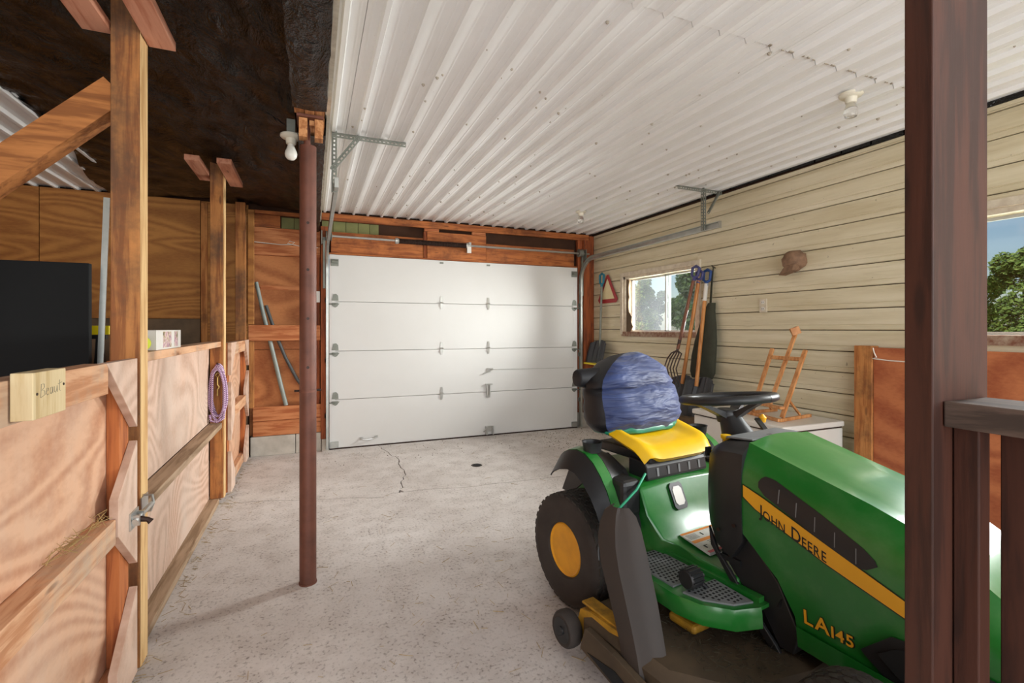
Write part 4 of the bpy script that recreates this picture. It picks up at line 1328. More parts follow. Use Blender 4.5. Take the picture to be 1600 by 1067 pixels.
def on_side(a, z, e=.0012): return (a, -(side(a, z) + e), z)
def strip(top, bot, e, name, mat, parent, n=24):
    """patch on the right flank between two (a,z) polylines"""
    m = MB()
    def at(pl, t):
        L = [0]
        for p, q in zip(pl, pl[1:]): L.append(L[-1] + math.dist(p, q))
        d = t * L[-1]
        for (p, q, l0, l1) in zip(pl, pl[1:], L, L[1:]):
            if d <= l1 + 1e-9:
                f = (d - l0) / max(1e-9, l1 - l0)
                return (p[0] + (q[0] - p[0]) * f, p[1] + (q[1] - p[1]) * f)
        return pl[-1]
    rows = []
    for i in range(n + 1):
        p, q = at(top, i / n), at(bot, i / n)
        rows.append([on_side(p[0] + (q[0] - p[0]) * j / 4, p[1] + (q[1] - p[1]) * j / 4, e) for j in range(5)])
    m.shell(rows, .0006)
    return m.build(name, mat, parent, 40)
def stripe(off, e, mat, name):
    top = [(.824 - off, .757 + off), (.90, .731 + off), (1.10, .648 + off), (1.30, .569 + off), (1.45, .508 + off)]
    bot = [(.824 - off, .716 - off), (.868, .686 - off), (1.10, .588 - off), (1.30, .522 - off), (1.45, .478 - off)]
    return strip(top, bot, e, name, mat, hood)
stripe(.004, .0010, M['decal_k'], 'stripe_border')
st = stripe(0, .0022, M['decal_y'], 'stripe')
# long louvred vent
vt = [(.878, .782), (.893, .806), (.93, .802), (1.076, .738), (1.20, .676), (1.235, .648), (1.238, .636)]
vb = [(.878, .782), (.880, .764), (.905, .740), (1.06, .668), (1.17, .618), (1.205, .612), (1.238, .636)]
ven = strip(vt, vb, .0012, 'hood_vent', M['mblack'], hood)
for k in range(5):
    a = .95 + .058 * k
    zt = .795 - (a - .93) * .46
    m = MB().add([on_side(a, zt - .010, .004), on_side(a + .003, zt - .010, .004), on_side(a + .003, zt - .056, .004), on_side(a, zt - .056, .004)], [(0, 1, 2, 3)])
    m.build('slat', M['mgrey'], ven)

def glyphs(text, sizes, adv, mapper, name, mat, parent, offset=0.0):
    """letters as flat mesh, each at its own size, laid along u, wrapped by mapper(u, v)"""
    u = 0.0
    m = MB()
    for ch, sz in zip(text, sizes):
        if ch == ' ':
            u += adv * .9
            continue
        cu = bpy.data.curves.new('g', 'FONT')
        cu.body = ch
        cu.size = 1.0
        cu.offset = offset
        cu.resolution_u = 3
        ob = bpy.data.objects.new('g', cu)
        COL.objects.link(ob)
        bpy.context.view_layer.update()
        dg = bpy.context.evaluated_depsgraph_get()
        me = ob.evaluated_get(dg).to_mesh()
        vs_ = [v.co.copy() for v in me.vertices]
        fs = [tuple(p.vertices) for p in me.polygons]
        x0 = min(v.x for v in vs_) + offset
        x1 = max(v.x for v in vs_) - offset
        wdt = sz * 1.02
        m.add([mapper(u + (v.x - x0) * wdt, v.y * sz / .70) for v in vs_], fs)
        u += (x1 - x0) * wdt + adv * .26
        bpy.data.objects.remove(ob)
        bpy.data.curves.remove(cu)
    return m, u
jd_sizes = [.046] + [.034] * 3 + [0] + [.046] + [.034] * 4
_, ul = glyphs('JOHN DEERE', jd_sizes, .02, lambda u, v: (u, v, 0), '', None, None)
sc_ = .222 / ul
def map_jd(u, v):
    a = .884 + u * sc_
    z = .668 - .352 * u * sc_ + v * .92
    return on_side(a, z, .0034)
m, _ = glyphs('JOHN DEERE', jd_sizes, .02, map_jd, '', None, None, .012)
m.build('brand_lettering', M['decal_k'], st, fixn=False)
la_sizes = [.046, .046, .036, .036, .036]
_, ul2 = glyphs('LA145', la_sizes, .02, lambda u, v: (u, v, 0), '', None, None, .02)
def map_la(e):
    return lambda u, v: on_side(1.026 + u * .150 / ul2, .361 - .02 * u + v, e)
m, _ = glyphs('LA145', la_sizes, .02, map_la(.0012), '', None, None, .055)
m.build('model_lettering_outline', M['decal_k'], hood, fixn=False)
m, _ = glyphs('LA145', la_sizes, .02, map_la(.0024), '', None, None, .02)
m.build('model_lettering', M['decal_y'], hood, fixn=False)
# lower band and the dark headlamp corner
strip([(1.002, .338), (1.45, .318)], [(1.002, .268), (1.45, .25)], .012, 'hood_band', M['green'], hood, 10)
strip([(1.19, .372), (1.27, .455), (1.40, .47), (1.50, .46)], [(1.20, .36), (1.26, .315), (1.40, .31), (1.50, .30)], .006, 'headlamp_bezel', M['mblack'], hood, 12)
strip([(1.235, .385), (1.29, .435), (1.45, .44)], [(1.245, .375), (1.29, .34), (1.45, .335)], .010, 'headlamp_lens', M['blackfoam'], hood, 8)
# sales sticker on the hood top
# dash, console and steering
secs = []
for a, w, z0, z1 in ((.62, .15, .64, .80), (.65, .195, .56, .86), (.70, .222, .50, .888), (.77, .233, .47, .896), (.817, .236, .55, .897)):
    s = []
    for k in range(9): s.append((a, -w - .012 * math.sin(PI * k / 8), z0 + (z1 - .035 - z0) * k / 8))
    s += [(a, -w * .85, z1 - .008), (a, -w * .5, z1 + .004), (a, 0, z1 + .008), (a, w * .5, z1 + .004), (a, w * .85, z1 - .008)]
    s += [(x, -y, z) for x, y, z in s[:9][::-1]]
    secs.append(s)
con = MB().loft(secs).build('dash_console', M['mblack'], mw, 40)
MB().prism([(.70, .47), (.815, .56), (.93, .44), (1.0, .30), (.98, .22), (.93, .22), (.86, .33), (.78, .38)], 'y', -.20, .20).build('lower_cowl', M['mblack'], con, bevel=.006)
MB().prism([(.66, .55), (.70, .47), (.80, .36), (.92, .24), (.955, .20), (.93, .19), (.85, .27), (.75, .38), (.67, .48)], 'y', -.218, -.203).build('guard_rod', M['mblack'], con, bevel=.003)
MB().loft([[(.80, y, z) for y, z in ((-.15, .905), (.15, .905), (.15, .900), (-.15, .900))], [(.70, y, z) for y, z in ((-.16, .900), (.16, .900), (.16, .893), (-.16, .893))], [(.655, y, z) for y, z in ((-.12, .872), (.12, .872), (.12, .862), (-.12, .862))]]).build('dash_panel', M['mgrey'], con)
secs = []
for t, r in ((0, .074), (.3, .062), (.7, .050), (1, .042)):
    cx, cz = .655 - .055 * t, .845 + .10 * t
    secs.append([(cx + r * math.cos(2 * PI * k / 16), r * math.sin(2 * PI * k / 16), cz - .35 * r * -math.cos(2 * PI * k / 16)) for k in range(16)])
col_ = MB().loft(secs).build('steering_column', M['mblack'], mw, 40)
tilt = R(12)
def sw_pt(r, a, h=0.0):
    x, y = r * math.cos(a), r * math.sin(a)
    return (.588 + x * math.cos(tilt) - h * math.sin(tilt), y, 1.022 + x * math.sin(tilt) * .55 + h)
swl = MB().tube([sw_pt(.182, 2 * PI * k / 40) for k in range(41)], .018, 12, cap=False).build('steering_wheel', M['mblack'], mw, 60)
for a in (PI / 2 + .25, -PI / 2 - .25, 0):
    MB().loft([[sw_pt(.175, a + d, h) for d, h in ((-.10, -.008), (.10, -.008), (.10, .006), (-.10, .006))],
               [sw_pt(.10, a + d, h) for d, h in ((-.22, -.045), (.22, -.045), (.22, -.028), (-.22, -.028))],
               [sw_pt(.035, a + d, h) for d, h in ((-.6, -.085), (.6, -.085), (.6, -.055), (-.6, -.055))]]).build('spoke', M['mblack'], swl, 40)
MB().lathe([(.040, -.10), (.048, -.06), (.040, -.045), (.002, -.043)], (.588, 0, 1.022), 'z', 18).build('hub', M['mblack'], swl, 40)
MB().lathe([(.014, 0), (.010, .012), (.020, .022), (.021, .034), (.004, .038)], (.675, -.13, .862), 'z', 14).build('choke_knob', M['yellow'], con, 40)
MB().tube([(.628, -.135, .800), (.605, -.142, .812)], .004, 6).box(.596, .606, -.155, -.128, .80, .835).build('key', M['blackfoam'], con)
MB().bar((.70, .10, .89), (.635, .135, .93), .02, .010).build('throttle_lever', M['mblack'], con)
MB().lathe([(.012, 0), (.016, .02), (.004, .034)], (.648, .155, .915), 'z', 10).build('throttle_tip', M['decal_y'], con, 40)
for aa, zz in ((.72, .56), (.79, .60)):
    MB().lathe([(.007, 0), (.007, -.004)], (aa, -.2455 if aa > .75 else -.237, zz), 'y', 10).build('screw', M['spring'], con)

# body pan, tunnel, steps
prof = [(-.16, .46), (-.14, .60), (-.05, .645), (.30, .64), (.365, .618), (.41, .52), (.455, .425), (.50, .405), (.60, .395), (.78, .395), (.79, .34), (.45, .33), (.38, .36), (.20, .46)]
def wide(a): return .30 if a < .36 else .30 - .12 * min(1, (a - .36) / .12)
body = MB()
nP = len(prof)
def yrow(s_): return [(a, s_ * (.285 if a < .40 else (.285 if z > .50 else (.245 if z > .41 else (.205 if z > .36 else .235)))), z) for a, z in prof]
body.loft([yrow(-1), [(a, -.02, z + (.012 if .36 < a < .48 and z > .42 else 0)) for a, z in prof], yrow(1)])
pan = body.build('body_pan', M['green'], mw, 40, bevel=.008)
# fuel-sight window frame on the slanted face
def face_pt(b, t, e):
    """point on the slanted face, t from 0 (top) to 1"""
    a = .365 + (.455 - .365) * t
    z = .618 + (.425 - .618) * t
    return (a + e * .9, b, z + e * .42)
def face_rect(b0, b1, t0, t1, e0, e1):
    m = MB()
    r = .012
    pts = [(b0, t0 + .06), (b0 + r, t0), (b1 - r, t0), (b1, t0 + .06), (b1, t1 - .06), (b1 - r, t1), (b0 + r, t1), (b0, t1 - .06)]
    m.loft([[face_pt(b, t, e0) for b, t in pts], [face_pt(b, t, e1) for b, t in pts]])
    return m
sg = face_rect(-.125, -.045, .02, .56, .004, .012).build('sight_frame', M['mblack'], pan, 40)
face_rect(-.113, -.057, .10, .48, .0121, .014).build('sight_window', M['offwhite'], sg)
# warning label on the tunnel
M['lab_o'] = plain('orange_label', '#e08a3c', 0.5, var=0.02)
M['lab_w'] = plain('white_label', '#d8d4cc', 0.5, var=0.25, dark='#6c6a66', scale=60)
M['lab_r'] = plain('red_label', '#c85060', 0.5, var=0.02)
def tun(name, m, a0, a1, b0, b1, z=.4205):
    za, zb_ = .432 - (a0 - .45) * .22, .432 - (a1 - .45) * .22
    return MB().loft([[(a0, b0, za), (a0, b1, za), (a0, b1, za - .003), (a0, b0, za - .003)], [(a1, b0, zb_), (a1, b1, zb_), (a1, b1, zb_ - .003), (a1, b0, zb_ - .003)]]).build(name, M[m], lab)
lab = MB().loft([[(.468, -.155, .4285), (.468, .12, .4285), (.468, .12, .4245), (.468, -.155, .4245)], [(.62, -.155, .4105), (.62, .12, .4105), (.62, .12, .398), (.62, -.155, .398)]]).build('warning_label', M['lab_w'], pan)
def lb(name, m, a0, a1, b0, b1, e):
    f = lambda a: .4285 - (a - .468) * (.018 / .152)
    MB().add([(a0, b0, f(a0) + e), (a0, b1, f(a0) + e), (a1, b1, f(a1) + e), (a1, b0, f(a1) + e)], [(0, 1, 2, 3)]).build(name, M[m], lab)
lb('orange_band', 'lab_o', .468, .480, -.155, .12, .0006)
lb('orange_band', 'lab_o', .528, .546, -.155, .12, .0006)
lb('red_band', 'lab_r', .606, .620, -.155, .12, .0006)
for k in range(5):
    lb('text_line', 'decal_k', .488 + k * .007, .490 + k * .007, -.145, -.085, .0008)
    lb('text_line', 'decal_k', .552 + k * .010, .5545 + k * .010, -.085, .05, .0008)
lb('pictogram', 'decal_k', .570, .590, -.135, -.125, .0008)
lb('pictogram', 'decal_k', .570, .574, -.135, -.110, .0008)
lb('pictogram', 'decal_k', .492, .512, -.060, -.052, .0008)
for s_ in (-1, 1):
    edge = [(.385, .215), (.385, .300), (.44, .395), (.52, .432), (.69, .440), (.78, .415), (.86, .345), (.895, .25), (.895, .19)]
    pts = [(a, s_ * b) for a, b in edge]
    stp = MB().prism(pts, 'z', .343, .356).build('running_board', M['green'], mw)
    sk = MB()
    grid = []
    for i in range(len(pts)):
        a, b = pts[i]
        grid.append([(a, b, .356), (a + (.006 if a > .7 else 0), b * 1.012, .335), (a + (.004 if a > .7 else 0), b * .985, .285)])
    sk.shell(grid[1:-1], .004)
    sk.build('skirt', M['green'], stp, 40)
    for i, (poly, a0, a1) in enumerate(((((.41, .235), (.41, .295), (.455, .375), (.53, .408), (.655, .412), (.655, .235)), .42, .65), (((.70, .235), (.70, .412), (.77, .392), (.845, .325), (.868, .25)), .71, .87))):
        pd = MB().prism([(a, s_ * b) for a, b in poly], 'z', .3562, .3625).build('foot_pad', M['mgrey'], stp)
        def inside(a, b):
            c = False
            for (x0, y0), (x1, y1) in zip(poly, poly[1:] + poly[:1]):
                if (y0 > b) != (y1 > b) and a < (x1 - x0) * (b - y0) / (y1 - y0) + x0: c = not c
            return c
        hl = MB()
        k = 0
        aa = a0
        while aa < a1:
            bb_ = .245 + (.009 if k % 2 else 0)
            while bb_ < .41:
                if inside(aa - .008, bb_ - .008) and inside(aa + .008, bb_ + .008):
                    hl.box(aa - .0045, aa + .0045, s_ * bb_ - .0045, s_ * bb_ + .0045, .3626, .3632)
                bb_ += .018
            aa += .018
            k += 1
        ho_ = hl.build('grip_holes', M['blackfoam'], pd)
        ho_['kind'] = 'stuff'
    MB().prism([(a, s_ * b) for a, b in ((.40, .205), (.40, .234), (.88, .234), (.88, .205))], 'z', .3565, .375).build('tread_rib', M['green'], stp)
pedal = MB().lathe([(.030, -.032), (.036, -.026), (.036, .026), (.030, .032)], (.705, -.372, .405), 'y', 20).build('foot_pedal', M['mblack'], mw, 40)
for k in range(9):
    a = PI * k / 8
    MB().bar((.705 + .0365 * math.cos(a), -.402, .405 + .0365 * math.sin(a)), (.705 + .0365 * math.cos(a), -.342, .405 + .0365 * math.sin(a)), .004, .004).build('rib', M['mblack'], pedal)
MB().tube([(.705, -.35, .40), (.73, -.30, .35), (.76, -.22, .31)], .008, 8).build('pedal_arm', M['mblack'], pedal)
MB().bar((.70, -.205, .452), (.79, -.205, .45), .012, .020).build('brake_arm', M['mblack'], mw)

# fenders: dark lip, green crown, black tray with cup holder
FP = [(-.028, .690), (-.018, .703), (.0, .718), (.04, .738), (.10, .752), (.16, .745), (.215, .715), (.265, .668), (.305, .615), (.335, .555), (.350, .50), (.355, .47)]
for s_ in (-1, 1):
    def band(b0, b1, dz0, dz1, n=3):
        g_ = []
        for a, z in FP:
            g_.append([(a, s_ * (b0 + (b1 - b0) * j / n), z + dz0 + (dz1 - dz0) * j / n) for j in range(n + 1)])
        return MB().shell(g_, .006 * s_)
    fd = band(.482, .425, -.085, -.004, 4).build('fender_lip', M['mblack'], mw, 40)
    band(.425, .375, -.004, .004).build('fender_crown', M['green'], fd, 40)
    band(.375, .275, .004, -.03, 4).build('fender_tray', M['mblack'], fd, 40)
    cup = MB().lathe([(.040, .0), (.046, .045), (.049, .048), (.043, .046), (.037, .006), (.002, .005)], (.145, s_ * .372, .745), 'z', 24)
    cup.build('cup_holder', M['mblack'], fd, 40)
    MB().box(.24, .362, s_ * .272 if s_ > 0 else -.382, .382 if s_ > 0 else -.272, .50, .66).build('tray_front', M['mblack'], fd, bevel=.02)
    MB().prism([(-.20, .46), (-.14, .58), (.0, .69), (.12, .72), (.24, .67), (.33, .56), (.35, .45), (.30, .44), (.28, .48), (.15, .56), (.0, .56), (-.12, .46)], 'y', min(s_ * .29, s_ * .25), max(s_ * .29, s_ * .25)).build('inner_fender', M['mblack'], fd)

# seat with bolsters on a black base
def seat_z(a, b):
    t = max(0, min(1, (a + .02) / .36))
    z = .818 - .048 * t - .012 * max(0, t - .85) / .15
    e = max(0, (abs(b) - .125) / .09)
    z += .058 * (1 - t * .7) * (1 - math.cos(PI * min(1, e))) / 2
    return z
g_ = []
for i in range(15):
    a = -.04 + .395 * i / 14
    r = []
    hw_ = .256 - (.022 * max(0, (i - 10) / 4) ** 2)
    for j in range(21):
        u = j / 20 * 2 - 1
        b = u * hw_ + .016
        z = seat_z(a, u * hw_ * .93)
        if abs(u) > .97: z -= .035
        elif abs(u) > .88: z -= .008
        if i == 14: z -= .034
        elif i == 13: z -= .008
        r.append((a - .03 * abs(u) ** 4 * (i / 14), b, z))
    g_.append(r)
seat = MB().shell(g_, .028).build('seat', M['yellow'], mw, 50)
# back of the seat, under the jacket
g_ = []
for i in range(8):
    t = i / 7
    g_.append([(.0 - .07 * t + .05 * (u * u), u * (.20 - .03 * t), .80 + .30 * t) for u in [k / 8 - 1 for k in range(17)]])
MB().shell(g_, .03).build('seat_back', M['yellow'], mw, 50)
MB().box(-.02, .33, -.19, .19, .70, .748).build('seat_base', M['mblack'], mw, bevel=.01)
hg = MB().prism([(.22, .638), (.335, .630), (.345, .640), (.335, .690), (.315, .712), (.22, .718)], 'y', -.215, .185).build('seat_hinge_cover', M['mblack'], mw, bevel=.006)
for k in range(5):
    b = -.15 + .07 * k
    MB().prism([(.3405, .648), (.3445, .648), (.3400, .684), (.336, .684)], 'y', b - .006, b + .006).build('louvre', M['mgrey'], hg)
    MB().box(.255, .295, b - .010, b + .010, .7165, .7195).build('louvre', M['mgrey'], hg)

# wheels
def wheel(name, c, r, w, rim_r, blocks, rows, rim_depth, sgn):
    cx, cy, cz = c
    h = w / 2
    ty_ = MB().lathe([(rim_r, -h * .72), (rim_r + .012, -h * .92), (r * .80, -h * 1.0), (r * .93, -h * .93), (r * .975, -h * .78), (r * .985, 0), (r * .975, h * .78), (r * .93, h * .93), (r * .80, h), (rim_r + .012, h * .92), (rim_r, h * .72)], c, 'y', 56).build(name, M['tyre'], mw, 40)
    tb_ = MB()
    for i in range(blocks):
        for j in range(rows):
            a = 2 * PI * (i + (.5 if j % 2 else 0)) / blocks
            y0 = -h * .86 + 2 * h * .86 * j / rows
            y1 = y0 + 2 * h * .86 / rows * .80
            da = 2 * PI / blocks * .40
            sk_ = da * .7
            v = []
            for rr_ in (r * .965, r):
                for (yy, aa) in ((y0, a - da), (y0, a + da * .6), ((y0 + y1) / 2, a + da * .6 + sk_), (y1, a + da * .6), (y1, a - da), ((y0 + y1) / 2, a - da + sk_)):
                    edge_ = .985 if (j in (0, rows - 1)) else 1
                    v.append((cx + rr_ * edge_ * math.cos(aa), cy + yy, cz + rr_ * edge_ * math.sin(aa)))
            tb_.add(v, [(6, 7, 8, 9, 10, 11)] + [(k, (k + 1) % 6, 6 + (k + 1) % 6, 6 + k) for k in range(6)])
    t_ = tb_.build('tread', M['tyretread'], ty_)
    rm = MB().lathe([(rim_r + .006, sgn * h * .80), (rim_r, sgn * h * .86), (rim_r - .010, sgn * h * .80), (rim_r - .016, sgn * h * (.80 - rim_depth)), (rim_r * .55, sgn * h * (.72 - rim_depth)), (rim_r * .40, sgn * h * (.84 - rim_depth)), (.004, sgn * h * (.84 - rim_depth))], c, 'y', 40).build('rim', M['rim'], ty_, 35)
    MB().lathe([(.022, 0), (.022, sgn * .02), (.012, sgn * .028), (.002, sgn * .028)], (cx, cy + sgn * h * (.84 - rim_depth), cz), 'y', 14).build('hub_cap', M['spring'], rm, 30)
    MB().tube([(cx + rim_r * .8, cy + sgn * h * .45, cz + .02), (cx + rim_r * .78, cy + sgn * h * .75, cz + .02)], .004, 6).build('valve', M['spring'], rm)
    return ty_
for s_ in (-1, 1):
    wheel('rear_wheel', (.035, s_ * .368, .262), .262, .19, .118, 34, 6, .75, s_)
    wheel('front_wheel', (1.26, s_ * .37, .185), .185, .14, .09, 28, 4, .4, s_)
MB().tube([(.035, -.30, .262), (.035, .30, .262)], .03, 12).build('rear_axle', M['mblack'], mw, 40)
MB().bar((1.26, -.32, .20), (1.26, .32, .20), .05, .05).build('front_axle', M['mblack'], mw)
MB().box(-.10, 1.50, -.16, -.13, .235, .335).box(-.10, 1.50, .13, .16, .235, .335).build('frame_rails', M['mblack'], mw)
MB().box(.92, 1.42, -.15, .15, .335, .62).build('engine', M['mblack'], mw, bevel=.02)
MB().tube([(.90, -.18, .52), (.93, -.20, .47), (.95, -.19, .42), (.93, -.20, .36)], .006, 6).tube([(.92, -.17, .55), (.96, -.20, .50), (.99, -.19, .44)], .005, 6).tube([(.88, -.15, .45), (.96, -.19, .43), (1.0, -.17, .38)], .005, 6).build('wiring', M['blackfoam'], mw)
MB().box(.93, .99, -.19, -.15, .40, .45).build('muffler_bracket', M['galv_dull'], mw)
MB().box(-.14, .10, -.24, .24, .20, .46).build('transaxle', M['mblack'], mw, bevel=.02)

# cutting deck
dk_out = [(.36, -.60), (.42, -.635), (.80, -.62), (.98, -.48), (1.05, -.2), (1.05, .2), (.98, .48), (.80, .56), (.42, .56), (.36, .50)]
secs = []
for z, f in ((.075, 1.0), (.165, 1.0), (.200, .95), (.212, .80)):
    secs.append([(.70 + (a - .70) * f, -.03 + (b + .03) * f, z) for a, b in dk_out])
dk = MB().loft(secs).build('mower_deck', M['deck'], mw, 30)
random.seed(4)
cg = MB()
for _ in range(1500):
    a, b = random.uniform(.42, 1.0), random.uniform(-.5, .45)
    x, y, z = a, b, .2125 + random.uniform(0, .014)
    an = random.uniform(0, 2 * PI)
    L = random.uniform(.008, .03)
    cg.tube([(x, y, z), (x + L * math.cos(an), y + L * math.sin(an), z + random.uniform(0, .012))], .0012, 3, cap=False)
cgo = cg.build('grass_clippings', M['clip'], dk)
cgo['kind'] = 'stuff'
MB().prism([(.34, .06), (.40, .06), (.44, .17), (.60, .20), (.60, .215), (.42, .205), (.36, .19), (.335, .12)], 'y', -.612, -.575).build('wheel_bracket', M['deckyel'], dk)
MB().box(.352, .56, -.60, -.54, .206, .216).build('deck_corner', M['deckyel'], dk, bevel=.004)
MB().box(.62, .74, -.40, -.28, .216, .250).build('belt_cover', M['deckyel'], dk, bevel=.012)
gw = MB().lathe([(.020, -.028), (.062, -.030), (.070, -.020), (.072, 0), (.070, .020), (.062, .030), (.020, .028)], (.315, -.645, .098), 'y', 28).build('gauge_wheel', M['tyre'], mw, 40)
MB().lathe([(.050, -.031), (.044, -.024), (.018, -.022), (.016, -.036), (.002, -.036)], (.315, -.645, .098), 'y', 20).build('gauge_hub', M['mblack'], gw, 40)
MB().tube([(.315, -.61, .098), (.36, -.59, .11)], .010, 8).build('gauge_bolt', M['steel'], gw)
MB().lathe([(.020, -.028), (.062, -.030), (.072, 0), (.062, .030), (.020, .028)], (.315, .60, .098), 'y', 28).build('gauge_wheel', M['tyre'], mw, 40)
# discharge opening flap and raised chute
MB().prism([(.42, .085), (.45, .175), (.60, .165), (.75, .14), (.80, .075), (.62, .05)], 'y', -.665, -.636).build('chute_frame', M['deck'], dk, bevel=.004)
MB().prism([(.47, .095), (.62, .115), (.74, .085), (.62, .065)], 'y', -.668, -.666).build('chute_mouth', M['blackfoam'], dk)
def chute():
    # rows from the deck hinge upward: (z, a_rear, a_front, b_face, depth)
    rows = [(.13, .615, .765, -.628, .06), (.19, .595, .745, -.622, .07), (.26, .555, .712, -.612, .075), (.34, .505, .675, -.602, .08), (.42, .455, .637, -.592, .08), (.50, .425, .602, -.580, .075), (.56, .425, .578, -.568, .065), (.605, .440, .555, -.556, .05), (.632, .475, .530, -.548, .03)]
    g_ = []
    for z, a0, a1, b, d in rows:
        g_.append([(a0 - .004, b + d * .55, z), (a0, b + .012, z), (a0 + (a1 - a0) * .06, b, z), (a0 + (a1 - a0) * .35, b - .006, z), (a0 + (a1 - a0) * .62, b - .002, z), (a0 + (a1 - a0) * .68, b + .008, z), (a0 + (a1 - a0) * .84, b + d * .35, z), (a1, b + d * .75, z), (a1 + .004, b + d, z)])
    return MB().shell(g_, .005)
ch = chute().build('discharge_chute', M['chute'], mw, 30)
MB().box(.60, .80, -.60, -.545, .10, .135).build('chute_hinge', M['mblack'], ch, bevel=.004)
MB().tube([(.345, -.235, .672), (.388, -.33, .630), (.405, -.44, .580), (.435, -.545, .540), (.44, -.575, .48)], .0055, 8).build('green_strap', M['ribgreen'], mw, 60)
MB().tube([(.44, -.575, .50), (.445, -.590, .45), (.455, -.596, .42)], .005, 6).build('strap_hook', M['black_pl'], mw, 60)
# small details: reflector, lift lever, hitch
MB().prism([(.395, .520), (.40, .555), (.412, .520)], 'y', -.470, -.462).build('reflector', M['lab_o'], mw)

# ------------------------------------------------------------------ navy jacket pulled over the seat back
def navy():
    t = NT('navy_quilted_nylon')
    co = t.coord((1, 1, 1), False)
    w = t.noise(t.coord((1.4, 1.4, 7), False), 2.6, 3, 0.5, 0.35)
    col = t.ramp(w, [(0.30, lin('#1b264c')), (0.7, lin('#2a3d70'))])
    t.bump(w, 0.9, 0.045)
    t.b.inputs['Sheen Weight'].default_value = 0.15
    return t.out(col, 0.6)
M['navy'] = navy()
M['jacketblack'] = plain('black_nylon_and_shade', '#121318', 0.5, var=0.3, scale=14, bump=0.4)  # sleeve fabric, also the painted shade on the jacket's side
M['greenlining'] = plain('green_nylon_lining', '#1f7a5c', 0.4, var=0.4, dark='#0c3a2c', scale=14, bump=0.5)
jk = empty('navy_jacket', (1.556, 2.134, .80), 'puffy navy blue jacket with green hem pulled over the mower seat', 'jacket', None, PHI - PI / 2)
Z0 = -.80
secs = []
rows = [(.815, .225, .115, .05), (.84, .243, .135, .045), (.868, .250, .148, .04), (.885, .247, .146, .036), (.915, .252, .150, .03), (.95, .252, .148, .022), (.985, .248, .142, .015), (1.008, .242, .132, .012), (1.022, .230, .112, .010), (1.036, .238, .130, .008), (1.07, .224, .126, .0), (1.11, .196, .112, -.006), (1.145, .150, .092, -.01), (1.172, .098, .066, -.012), (1.188, .05, .035, -.012), (1.193, .008, .006, -.012)]
for i, (z, w, d, ac) in enumerate(rows):
    s = []
    w *= 1.16
    for k in range(40):
        th = 2 * PI * k / 40
        c, sn = math.cos(th), math.sin(th)
        ex = 2 / 2.6
        x = ac + d * math.copysign(abs(c) ** ex, c)
        y = w * math.copysign(abs(sn) ** ex, sn)
        nz = mnoise.noise(Vector((x * 5, y * 9, z * 13))) * .014 + mnoise.noise(Vector((x * 14, y * 6, z * 30))) * .006
        if i < 13: x += nz * c * 1.4; y += nz * sn
        s.append((x, y + (.012 if z > 1.1 else 0), z + Z0 + .018 * mnoise.noise(Vector((y * 7, x * 5, 3.1)))))
    secs.append(s)
jb = range(-7, 23)
MB().loft([[s[k % 40] for k in jb] for s in secs], closed=False).build('jacket_body', M['navy'], jk, 75)
MB().loft([[s[k % 40] for k in range(22, 34)] for s in secs], closed=False).build('painted_side_shade', M['jacketblack'], jk, 75)  # shaded side of the jacket, painted in as a black patch
hs = []
for z, w, d, ac in ((.797, .235, .105, .05), (.806, .256, .122, .05), (.822, .262, .124, .048), (.834, .256, .118, .047)):
    hs.append([(ac + d * math.copysign(abs(math.cos(2 * PI * k / 40)) ** .77, math.cos(2 * PI * k / 40)) + .006 * math.sin(k * 2.4), w * math.copysign(abs(math.sin(2 * PI * k / 40)) ** .77, math.sin(2 * PI * k / 40)), z + Z0 + .004 * math.sin(k * 1.9)) for k in range(40)])
MB().loft(hs).build('green_hem', M['greenlining'], jk, 60)
MB().loft([[(-.01 - .05 * t, -.20 - .15 * t, 1.066 + Z0)[:0] or (-.01 - .05 * t + r * .8 * math.cos(2 * PI * k / 14), -.20 - .105 * t, 1.066 + Z0 + r * math.sin(2 * PI * k / 14)) for k in range(14)] for t, r in ((0, .055), (.5, .050), (.9, .047), (1.0, .040))]).build('sleeve', M['jacketblack'], jk, 50)
# ------------------------------------------------------------------ outside: lawn and trees
M['grass'] = plain('lawn_grass', '#8fa35c', 0.95, var=0.6, dark='#5c7438', scale=1.5)
gnd = MB()
random.seed(9)
N = 40
vsg = []
for i in range(N + 1):
    for j in range(N + 1):
        x, y = 3.7 + 110 * i / N, -60 + 150 * j / N
        vsg.append((x, y, -.12 + (0 if i == 0 else .25 * mnoise.noise(Vector((x * .05, y * .05, 0)))) - .0 ))
gnd.add(vsg, [(i * (N + 1) + j, (i + 1) * (N + 1) + j, (i + 1) * (N + 1) + j + 1, i * (N + 1) + j + 1) for i in range(N) for j in range(N)])
lawn = gnd.build('ground', M['grass'], None, 40, origin=(0, 0, 0))
struct(lawn)
def leafmat(name, c1, c2):
    t = NT(name)
    geo = t.n('ShaderNodeNewGeometry')
    col = t.ramp(geo.outputs['Random Per Island'], [(0.0, lin(c1)), (1.0, lin(c2))])
    m = t.out(col, 0.6)
    return m
M['leaf_a'] = leafmat('bright_leaves', '#5c7a34', '#9aae54')
M['leaf_b'] = leafmat('dark_leaves', '#3c5c34', '#6f8a4c')
M['bark'] = plain('bark', '#6b5c4c', 0.9, var=0.5)
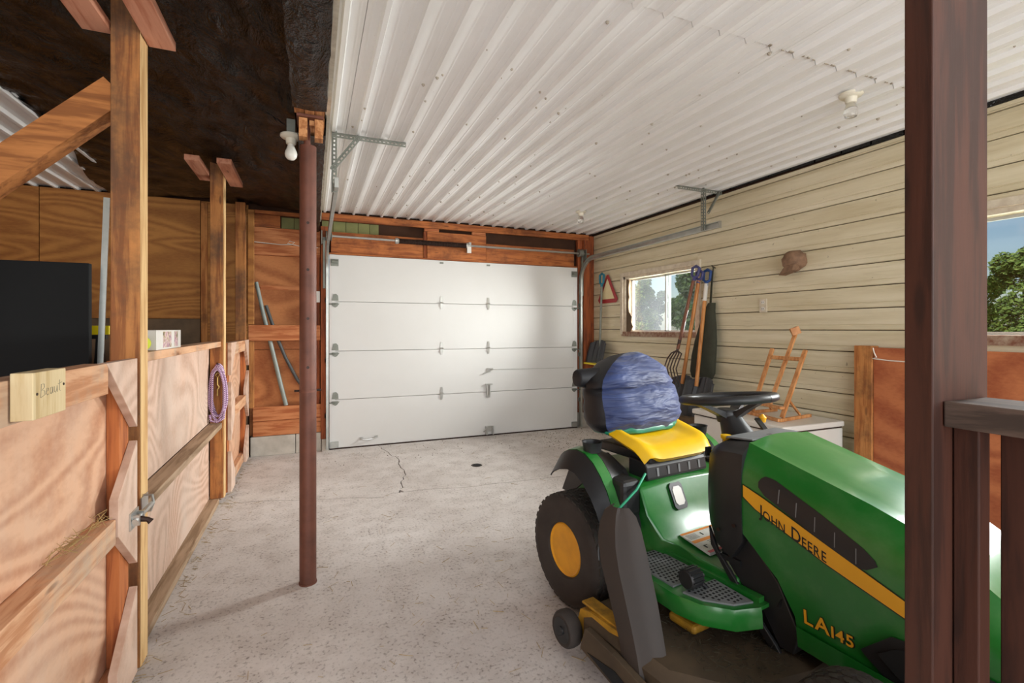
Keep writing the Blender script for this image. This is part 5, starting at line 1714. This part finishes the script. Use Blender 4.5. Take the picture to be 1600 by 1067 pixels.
def crown_mesh(name, seed, n, h, w, mat, low):
    random.seed(seed)
    blobs = []
    for k in range(16):
        t = random.random()
        zz = h * (low + (1 - low) * t)
        rr = w * (1.05 - .75 * abs(t - .35)) * random.uniform(.2, .75)
        a = random.uniform(0, 2 * PI)
        blobs.append((rr * math.cos(a), rr * math.sin(a), zz, w * random.uniform(.28, .5) * (1.1 - .5 * t)))
    m = MB()
    for _ in range(n):
        bx0, by0, bz0, r = random.choice(blobs)
        d = Vector((random.gauss(0, 1), random.gauss(0, 1), random.gauss(0, 1))).normalized() * r * random.uniform(.6, 1.1)
        c = Vector((bx0, by0, max(.05, bz0))) + d
        c.z = max(.1, c.z)
        u = Vector((random.gauss(0, 1), random.gauss(0, 1), random.gauss(0, 1))).normalized()
        v = u.orthogonal().normalized()
        s = random.uniform(.09, .20)
        m.add([c - u * s, c + v * s * .6, c + u * s, c - v * s * .6], [(0, 1, 2, 3)])
    me = bpy.data.meshes.new(name)
    me.from_pydata(m.v, [], m.f)
    me.materials.append(mat)
    return me
kinds = [('dense light green tree on the lawn edge, seen through a window', crown_mesh('crown_a', 1, 9000, 6.4, 2.6, M['leaf_a'], .05)),
         ('dense dark green tree in the far hedgerow beyond the windows', crown_mesh('crown_b', 2, 9000, 5.6, 2.9, M['leaf_b'], .02)),
         ('tall open tree with bare lower trunk rising above the hedgerow', crown_mesh('crown_c', 3, 5000, 8.0, 1.9, M['leaf_b'], .45))]
trunk = MB().tube([(0, 0, -.3), (.1, 0, 2), (0, .1, 4.2)], [.16, .12, .05], 8)
tme = trunk.build('trunk', M['bark'], None, 40, origin=(0, 0, 0))
trunk_mesh = tme.data
bpy.data.objects.remove(tme)
random.seed(33)
k = 0
for ring, (rad, step, off) in enumerate(((39, 6.6, 0), (48, 6.0, 3.3))):
    a = 14 + off
    while a < 66:
        if 33 < a < 40: a = 40
        ki = [0, 1, 1, 0, 2][k % 5] if ring else [1, 0, 1, 0][k % 4]
        r = rad + random.uniform(-2, 2)
        t = bpy.data.objects.new('tree', None)
        COL.objects.link(t)
        t.location = (r * math.cos(R(a)), r * math.sin(R(a)), -.1)
        t.rotation_euler = (0, 0, random.uniform(0, 6.28))
        sc0 = random.uniform(.82, 1.12)
        t.scale = (sc0, sc0, sc0 * random.uniform(.9, 1.1))
        tag(t, kinds[ki][0], 'tree', 'trees of the hedgerow outside, kind %d' % (ki + 1))
        for nm, me in (('foliage', kinds[ki][1]), ('trunk', trunk_mesh)):
            o = bpy.data.objects.new(nm, me)
            COL.objects.link(o)
            o.parent = t
        k += 1
        a += step + random.uniform(-.6, .6)

for o in bpy.data.objects:
    if '_o' in o: del o['_o']
